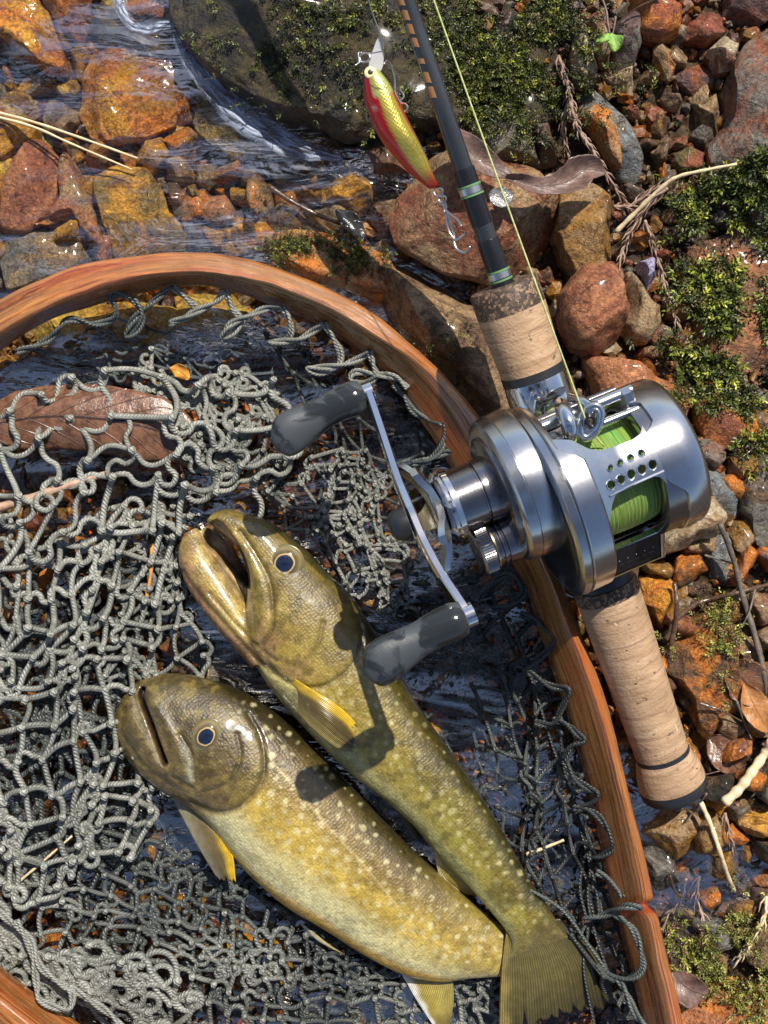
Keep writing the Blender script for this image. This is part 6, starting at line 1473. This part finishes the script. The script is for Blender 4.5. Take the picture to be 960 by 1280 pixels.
for k, (x, y, an, l, lb) in enumerate([(900, 890, .4, 60, 'beside the wet orange brown stone'), (930, 900, 1.2, 50, 'at the right edge below the long grey stick'), (880, 960, .2, 40, 'right of the butt knob'), (870, 1010, 2.2, 45, 'across the pale stalk'), (850, 1110, .9, 40, 'between the hoop and the moss tuft'), (800, 1020, 1.3, 36, 'between the hoop and the rod butt'), (790, 900, 1.1, 40, 'between the hoop and the rear grip'), (935, 760, 1.9, 50, 'right of the orange stone'), (800, 12, 2.6, 60, 'at the top edge over the orange red stone'), (765, 40, 1.8, 40, 'over the upright stones'), (940, 560, 2.4, 40, 'below the right hand moss'), (900, 700, .3, 40, 'on the grey stone right of the reel')]):
    dx, dy = math.cos(an) * l / 2, math.sin(an) * l / 2
    stick('twig', 'thin brown root fibre ' + lb, 'twig', [(x - dx, y - dy), (x + r_.normal() * 5, y + r_.normal() * 5), (x + dx, y + dy)], .04, .02, (M_DARKTW, M_TWIG)[k % 2], .12)

def leaf_mat(name, c1, c2, vein, rough=.5, coat=0.0):
    s = NT(name); uv = s.uv(); p = s.pos(); sp = s.n('SeparateXYZ'); s.set(sp.inputs[0], uv)
    c = s.mix(s.ramp(s.noise(p, 3.5, 6, .7), [(.38, 0.), (.6, 1.)]), c1, c2)
    m = s.math('ABSOLUTE', s.math('SUBTRACT', sp.outputs[1], .5))
    side = s.math('SINE', s.math('MULTIPLY', s.math('SUBTRACT', sp.outputs[0], s.math('MULTIPLY', m, .55)), 52))
    v = s.math('MAXIMUM', s.ramp(m, [(.012, 1.), (.03, 0.)]), s.ramp(side, [(.95, 0.), (.995, .8)]))
    c = s.mix(v, c, vein)
    return s.fin(c, rough, 0, s.bump(s.math('ADD', s.noise(p, 6, 5), s.math('MULTIPLY', v, 1.2)), .5, .06), Coat_Weight=coat)
def leaf(name, label, spine, halfw, mat, cat='leaf', curl=.25, seed=0, wave=.12, shape=None):
    r = np.random.default_rng(seed)
    W = resample(catmull([P(*q) for q in spine], 8), 40); t, A, B = frames(W); u = np.linspace(0, 1, 40); nv = 21; v = np.linspace(-1, 1, nv)
    hw = halfw * (np.sin(np.pi * np.clip(u * .96 + .02, 0, 1)) ** .7 if shape is None else np.interp(u, *shape))
    side = nrm(np.cross(t, (0, 0, 1.))); S = W[:, None] + side[:, None] * (v[None, :, None] * hw[:, None, None] * (1 - .12 * abs(curl)))
    ed = 1 + .05 * fbm(np.stack([u * 30, u * 0, u * 0 + seed], 1), 1, 2)[:, None]
    S = W[:, None] + (S - W[:, None]) * ed[..., None]
    S[..., 2] += curl * hw[:, None] * v[None] ** 2 * 1.2 + wave * np.sin(u * 9 + seed)[:, None] * v[None] ** 2 + .04 * fbm(S.reshape(-1, 3), 2, 3, seed).reshape(40, nv)
    uv = np.stack(np.broadcast_arrays(u[:, None], (v[None] + 1) / 2), -1).reshape(-1, 2); V = S.reshape(-1, 3); n = len(V)
    i = np.arange(39)[:, None] * nv; j = np.arange(nv - 1)[None]; F = np.stack([i + j, i + j + 1, i + nv + j + 1, i + nv + j], -1).reshape(-1, 4)
    rim = list(range(nv)) + [k * nv + nv - 1 for k in range(1, 40)] + [39 * nv + k for k in range(nv - 2, -1, -1)] + [k * nv for k in range(38, 0, -1)]
    R = np.array([(a, b, b + n, a + n) for a, b in zip(rim, rim[1:] + rim[:1])])
    mb = MB(); mb.add(np.concatenate([V, V - (0, 0, .03)]), [F, F[:, ::-1] + n, R], np.concatenate([uv, uv]))
    o = mb.build(name, mat, None, origin=W[0]); fix_normals(o.data); return tag(o, label, cat)
ML1 = leaf_mat('dead_leaf', (.085, .05, .04), (.17, .10, .08), (.08, .05, .04), .45, .2)
ML2 = leaf_mat('rotting_leaf', (.085, .038, .02), (.19, .09, .05), (.05, .025, .015), .25, .6)
leaf('dead_leaf', 'curled brown leaf on the stones right of the rod', [(632, 222, 3.2), (670, 232, 3.1), (705, 228, 2.9), (735, 212, 2.8), (758, 216, 2.7)], .46, ML1, curl=.5, seed=1, shape=([0, .15, .4, .7, .9, 1], [.15, .5, .6, 1.1, .7, .05]))
leaf('dead_leaf', 'brown pink leaf standing between the rod and the flat slab', [(560, 158, 2.7), (580, 180, 3.1), (600, 200, 3.3), (640, 220, 3.2)], .42, ML1, curl=.4, seed=3)
leaf('dead_leaf', 'large rotting brown leaf under the wide net loops at the left', [(-10, 530, .75), (60, 520, .95), (140, 525, 1.0), (215, 545, .95), (262, 590, .8)], 1.1, ML2, curl=-.25, seed=2, shape=([0, .1, .4, .7, .9, 1], [.5, .85, 1.0, .95, .5, .05]))
leaf('dead_leaf', 'dark wet leaf left of the bright amber block', [(420, 262, .1), (440, 280, .2), (455, 300, .2)], .3, leaf_mat('black_leaf', (.02, .02, .02), (.05, .045, .045), (.02, .02, .02), .15, .8), seed=4)
leaf('dead_leaf', 'dark grey leaf fragment stuck on the big rust brown stone', [(612, 240, 3.12), (625, 246, 3.15), (642, 244, 3.12)], .32, leaf_mat('grey_leaf', (.07, .07, .075), (.16, .15, .16), (.05, .05, .05), .2, .6), seed=5, curl=.1, wave=.02)
leaf('dead_leaf', 'wet brown leaf against the long grey stick', [(905, 830, 1.2), (930, 850, 1.3), (950, 880, 1.2)], .7, ML2, curl=.4, seed=6)
leaf('dead_leaf', 'orange torn leaf at the right edge below the grey stick', [(930, 855, 1.4), (945, 885, 1.5), (962, 915, 1.4)], .45, leaf_mat('orange_leaf', (.28, .11, .03), (.42, .19, .06), (.30, .12, .04), .4, .3), seed=7)
leaf('dead_leaf', 'brown wet leaf below the large wet orange brown stone', [(885, 920, .6), (905, 940, .8), (925, 965, .7)], .55, ML2, curl=.3, seed=8)
leaf('dead_leaf', 'dark brown leaf in the bottom right under the moss tuft', [(840, 1215, .6), (860, 1235, .8), (885, 1245, .7)], .5, ML1, curl=.4, seed=9)
leaf('dead_leaf', 'small orange leaf scrap floating by the net at the top left', [(212, 460, .25), (225, 464, .3), (236, 474, .2)], .22, leaf_mat('scrap', (.60, .25, .03), (.7, .34, .06), (.3, .1, .02), .3, .5), seed=10)
# green seedling
def seedling():
    M = leaf_mat('green_leaf', (.16, .32, .05), (.26, .42, .08), (.30, .42, .12), .35, .2)
    root = empty('seedling', P(752, -5, 1.9)); tag(root, 'small green seedling hanging over the upright stones at the top', 'seedling')
    mb = MB(); mb.add(*tube(catmull([P(745, -20, 2.2), P(757, 10, 2.3), P(760, 30, 2.4), P(762, 42, 2.4)], 6), .035, 6)); mb.build('stem', M_TWIG, root)
    for a, b, w in (((762, 42, 2.4), (768, 64, 2.5), .24), ((762, 42, 2.4), (745, 52, 2.45), .14)):
        o = leaf('leaf', None, [a, ((a[0] + b[0]) / 2 + 3, (a[1] + b[1]) / 2, 2.5), b], w, M, curl=.3, seed=3); del_keys(o); o.parent = root; o.location = Vector(o.location) - Vector(root.location)
def del_keys(o):
    for k in ('label', 'category', 'group'):
        if k in o: del o[k]
seedling()

# ------------------------------------------------------------------ fishing line, lure
LG = L2W(-.62, 1.95, 1.45)
def fishing_line():
    mb = MB(); top = P(528, -40, 9.6)
    W = np.array([L2W(-.30, 1.1, 1.15), L2W(-.55, 1.6, 1.36), LG, *[LG + (top - LG) * t + (0, 0, -.12 * math.sin(t * math.pi)) for t in np.linspace(.05, 1, 16)]])
    mb.add(*tube(catmull(W, 4), .023, 7)); s = NT('line_fibre'); o = s.pos()
    o = mb.build('fishing_line', s.fin(s.mix(s.ramp(s.noise(o, 9, 2), [(.4, 0.), (.6, 1.)]), (.36, .40, .13), (.52, .54, .24)), .4), None, origin=LG); tag(o, 'thin yellow green fishing line running from the reel up to the top edge', 'fishing line')
fishing_line()
def lure():
    pts = [((455, 84), (477, 91)), ((453, 100), (488, 106)), ((455, 123), (499, 127)), ((463, 148), (511, 151)), ((475, 173), (525, 179)), ((493, 196), (536, 202)), ((513, 217), (543, 221)), ((536, 236), (550, 233))]
    hz = [(.18, 5.6), (.30, 5.55), (.38, 5.45), (.42, 5.35), (.42, 5.25), (.34, 5.1), (.24, 5.0), (.10, 4.9)]
    V, F = skin_tube([(b, a, h[0], h[1]) for (a, b), h in zip(pts, hz)], k=44, m=8, pw=.95)
    p = tofpx(V); s, t = st_coords(p, [(b, a, 0, 0) for a, b in pts])       # t -1 belly(right), +1 back(left)
    up = V[:, 2] > np.interp(s, np.linspace(0, 1, 8), [h[1] for h in hz]) - .05
    col = mix3((.50, .42, .07), (.50, .008, .008), sstep(.08, .20, t + .05 * fbm(V, 3, 2)))
    col = mix3(col, (.60, .05, .02), sstep(-.55, -.75, t)); col = mix3(col, (.55, .02, .01), sstep(.80, 1.0, s)); col = mix3(col, (.05, .015, .01), sstep(.6, .9, t) * sstep(.22, .08, s))
    hd = sstep(.22, .18, s) * sstep(.45, .3, t); col = mix3(col, (.60, .68, .22), hd * .8)
    gl = np.exp(-(pdist(p, [(464, 107), (472, 111), (482, 110)]) / 1.0) ** 2); col = mix3(col, (.15, .14, .03), gl)
    wh = np.exp(-((np.hypot(p[:, 0] - 468, p[:, 1] - 135)) / 3.0) ** 2); col = mix3(col, (.6, .45, .4), wh * .8)
    root = empty('fishing_lure', P(495, 150, 5.2)); tag(root, 'red and gold minnow lure hanging beside the rod near the top', 'lure')
    sm = NT('lure_foil'); c = sm.attr('col'); uvp = sm.pos(); vo = sm.voro(sm.mapping(uvp, rot=(0, 0, .5), scale=(1, .8, 1)), 15, rnd=.2)
    c = sm.mix(sm.ramp(vo, [(.35, 0.), (.55, .35)]), c, sm.mix(1.0, c, (.6, .5, .3), 'MULTIPLY'))
    M = sm.fin(c, .28, .6, sm.bump(vo, .3, .03), Coat_Weight=1.0, Coat_Roughness=.04)
    mb = MB(); mb.add(V, F, col=col); o = mb.build('body', M, root); fix_normals(o.data)
    # eye
    c = P(463, 91, 5.78); V0, F0 = ico(3)
    e = ob('eye', mesh_np('eye', V0 * (.17, .17, .07), F0), plastic('lure_eye', (.70, .68, .35), .15), root); e.location = Vector(c) - Vector(root.location)
    e2 = ob('pupil', mesh_np('pupil', V0 * (.075, .075, .05) + (0, 0, .05), F0), plastic('lure_pupil', (.06, .05, .04), .1), e)
    # clear lip
    gm = bpy.data.materials.new('clear_lip'); gm.use_nodes = True; b = gm.node_tree.nodes['Principled BSDF']
    b.inputs['Base Color'].default_value = (.8, .8, .85, 1); b.inputs['Roughness'].default_value = .05; b.inputs['Alpha'].default_value = .45; b.inputs['IOR'].default_value = 1.5; b.inputs['Coat Weight'].default_value = 1
    mb = MB(); L = resample(catmull([P(*q) for q in ((468, 90, 5.4), (471, 75, 5.5), (474, 60, 5.6), (476, 46, 5.7))], 6), 14); t_, A, B = frames(L); u = np.linspace(0, 1, 14)
    w = np.interp(u, [0, .2, .5, .9, 1], [.14, .20, .17, .10, .03]); Vv = []
    for i in range(14):
        for dx, dz in ((-1, -.02), (1, -.02), (1, .02), (-1, .02)): Vv.append(L[i] + A[i] * dx * w[i] + B[i] * dz)
    Q = [(4 * i + j, 4 * i + (j + 1) % 4, 4 * i + 4 + (j + 1) % 4, 4 * i + 4 + j) for i in range(13) for j in range(4)] + [(0, 1, 2, 3), (52, 53, 54, 55)]
    mb.add(np.array(Vv), np.array(Q)); o = mb.build('diving_lip', gm, root, smooth=False); fix_normals(o.data)
    def wire(name, pts, r, parent=root, m=7):
        mb = MB(); mb.add(*tube(catmull([P(*q) for q in pts], m), r, 8)); return mb.build(name, M_WIRE, root)
    def ringw(name, px, py, z, rad, r, tilt=.3):
        t = np.linspace(0, 2 * math.pi, 25); c = P(px, py, z); mb = MB()
        mb.add(*tube(np.stack([c[0] + rad * np.cos(t), c[1] + rad * np.sin(t) * .9, c[2] + tilt * rad * np.cos(t)], 1), r, 8, caps=False)); return mb.build(name, M_WIRE, root)
    ringw('split_ring', 456, 72, 5.6, .14, .032); ringw('split_ring', 503, 135, 5.2, .14, .03); ringw('split_ring', 548, 240, 4.9, .12, .03); ringw('swivel', 553, 249, 4.85, .10, .03)
    wire('leader_wire', [(456, 66, 5.65), (468, 66, 5.9), (478, 64, 6.0)], .02); wire('leader_wire', [(452, 76, 5.7), (444, 82, 5.8)], .025); wire('leader_wire', [(449, 78, 5.7), (448, 66, 5.6), (452, 66, 5.7)], .02)
    wire('front_hook', [(502, 130, 5.2), (497, 122, 5.1), (494, 114, 5.1), (493, 95, 5.1), (489, 82, 5.2), (484, 76, 5.35), (480, 80, 5.5)], .028)
    wire('front_hook', [(500, 126, 5.15), (505, 120, 5.0), (500, 112, 5.0)], .03)
    wire('tail_hook', [(553, 254, 4.8), (556, 262, 4.8), (560, 285, 4.7), (564, 294, 4.7), (570, 300, 4.75), (576, 296, 4.85), (582, 292, 5.0)], .034)
    wire('tail_hook', [(556, 262, 4.8), (567, 290, 4.7), (568, 305, 4.7), (573, 313, 4.75), (582, 315, 4.85), (588, 308, 4.95)], .036)
    wire('tail_hook', [(556, 262, 4.8), (563, 268, 4.9), (572, 275, 5.0), (577, 283, 5.1)], .03)
    wire('tail_hook', [(554, 252, 4.82), (557, 258, 4.8), (555, 266, 4.8)], .05)
lure()
def leader():
    mb = MB(); mb.add(*tube(catmull([P(480, 64, 6.0), P(474, 40, 6.6), P(465, 15, 7.2), P(455, -20, 8)], 6), .018, 6))
    o = mb.build('leader_line', plastic('leader', (.35, .36, .30), .25), None, origin=P(480, 64, 6)); tag(o, 'thin clear leader line running up from the lure to the top edge', 'leader line')
leader()

# ------------------------------------------------------------------ painted sky reflection along the waterline of the boulder
def reflection_strip(label, left, right, z=.07, seed=0):
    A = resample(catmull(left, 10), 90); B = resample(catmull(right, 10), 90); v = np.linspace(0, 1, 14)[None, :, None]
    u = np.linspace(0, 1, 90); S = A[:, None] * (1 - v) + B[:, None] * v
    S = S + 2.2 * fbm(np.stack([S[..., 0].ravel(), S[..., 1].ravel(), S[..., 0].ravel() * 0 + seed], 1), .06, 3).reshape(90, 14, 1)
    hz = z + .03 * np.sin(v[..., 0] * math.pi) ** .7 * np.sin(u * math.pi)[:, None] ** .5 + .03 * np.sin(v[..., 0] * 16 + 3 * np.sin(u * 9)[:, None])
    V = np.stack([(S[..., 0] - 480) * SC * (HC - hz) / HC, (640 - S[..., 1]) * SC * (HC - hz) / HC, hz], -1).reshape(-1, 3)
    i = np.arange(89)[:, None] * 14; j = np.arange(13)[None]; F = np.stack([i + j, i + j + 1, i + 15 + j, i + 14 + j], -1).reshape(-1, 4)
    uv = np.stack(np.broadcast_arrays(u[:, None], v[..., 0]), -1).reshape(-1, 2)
    s = NT('painted_sky_sheen'); q = s.uv(); sp = s.n('SeparateXYZ'); s.set(sp.inputs[0], q)
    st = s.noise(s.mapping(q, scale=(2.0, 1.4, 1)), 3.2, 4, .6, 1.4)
    c = s.ramp(st, [(.35, (.10, .13, .19)), (.5, (.24, .29, .40)), (.65, (.42, .47, .57))])  # pale blue tones paint the mirrored sky into the strip's colour
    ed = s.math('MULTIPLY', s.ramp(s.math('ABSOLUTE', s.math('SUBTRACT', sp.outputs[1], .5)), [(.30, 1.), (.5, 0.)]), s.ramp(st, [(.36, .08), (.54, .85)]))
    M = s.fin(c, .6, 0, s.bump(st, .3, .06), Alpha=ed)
    mb = MB(); mb.add(V, F, uv); o = mb.build('painted_reflection', M, None, origin=V[0]); fix_normals(o.data)
    tag(o, label, 'painted_reflection', kind='stuff')
reflection_strip('pale blue painted sky reflection along the waterline of the dark boulder', [(214, 28), (220, 64), (246, 108), (286, 158), (325, 182), (368, 200), (428, 202)], [(238, 30), (248, 60), (276, 92), (318, 134), (348, 152), (387, 176), (428, 194)], seed=1)
reflection_strip('pale rippled painted sky reflection round the small red stone at the top edge', [(135, -5), (145, 15), (160, 38), (182, 46), (205, 38), (230, 30)], [(160, -5), (160, 12), (170, 24), (184, 30), (202, 26), (225, 22)], seed=2)
# ------------------------------------------------------------------ unseen boughs, added overhead to darken what the water and chrome mirror
def unseen_branches():
    r = np.random.default_rng(12)
    M = NT('unseen_branch_leaves').fin((.035, .055, .014), .6)
    for bi, (x0, y0, ang) in enumerate(((-330, -160, .35), (-300, 120, -.15), (60, -420, 1.35))):
        root = empty('unseen_branch', (x0, y0, 330)); tag(root, ('unseen leafy branch added overhead, reaching in from the lower left', 'unseen leafy branch added overhead, reaching in from the left', 'unseen leafy branch added overhead, reaching in from below')[bi], 'branch')
        d = np.array((math.cos(ang), math.sin(ang), -.08)); n = 14
        C3 = np.array([np.array((x0, y0, 330.)) + d * t * 30 + (r.normal() * 6, r.normal() * 6, 0) for t in range(n)])
        mb = MB(); mb.add(*tube(catmull(C3, 4), np.linspace(5, .8, (n - 1) * 4 + 1), 7)); lf = []
        twigs = []
        for k in range(46):
            p = C3[r.integers(2, n)]; a = ang + r.uniform(-1.5, 1.5); L = r.uniform(25, 75); q = p + np.array((math.cos(a), math.sin(a), r.uniform(-.2, .2))) * L
            mb.add(*tube(np.array([p, (p + q) / 2 + (0, 0, -3), q]), [.9, .6, .25], 5)); twigs.append((p, q))
        mb.build('wood', M_TWIG, root)
        Vs = []; 
        for p, q in twigs:
            m = 70; t = r.uniform(.2, 1.05, m)[:, None]; c = p * (1 - t) + q * t + r.normal(size=(m, 3)) * (6, 6, 4)
            a1 = nrm(r.normal(size=(m, 3)) * (1, 1, .4)); a2 = nrm(np.cross(a1, r.normal(size=(m, 3)) * (.4, .4, 1))); l = r.uniform(2, 4.5, (m, 1))
            Vs.append(np.stack([c - a1 * l, c + a2 * l * .45, c + a1 * l, c - a2 * l * .45], 1).reshape(-1, 3))
        V = np.concatenate(Vs); mb = MB(); mb.add(V, np.arange(len(V)).reshape(-1, 4)); o = mb.build('unseen_leaves', M, root, smooth=False); o['kind'] = 'stuff'
unseen_branches()
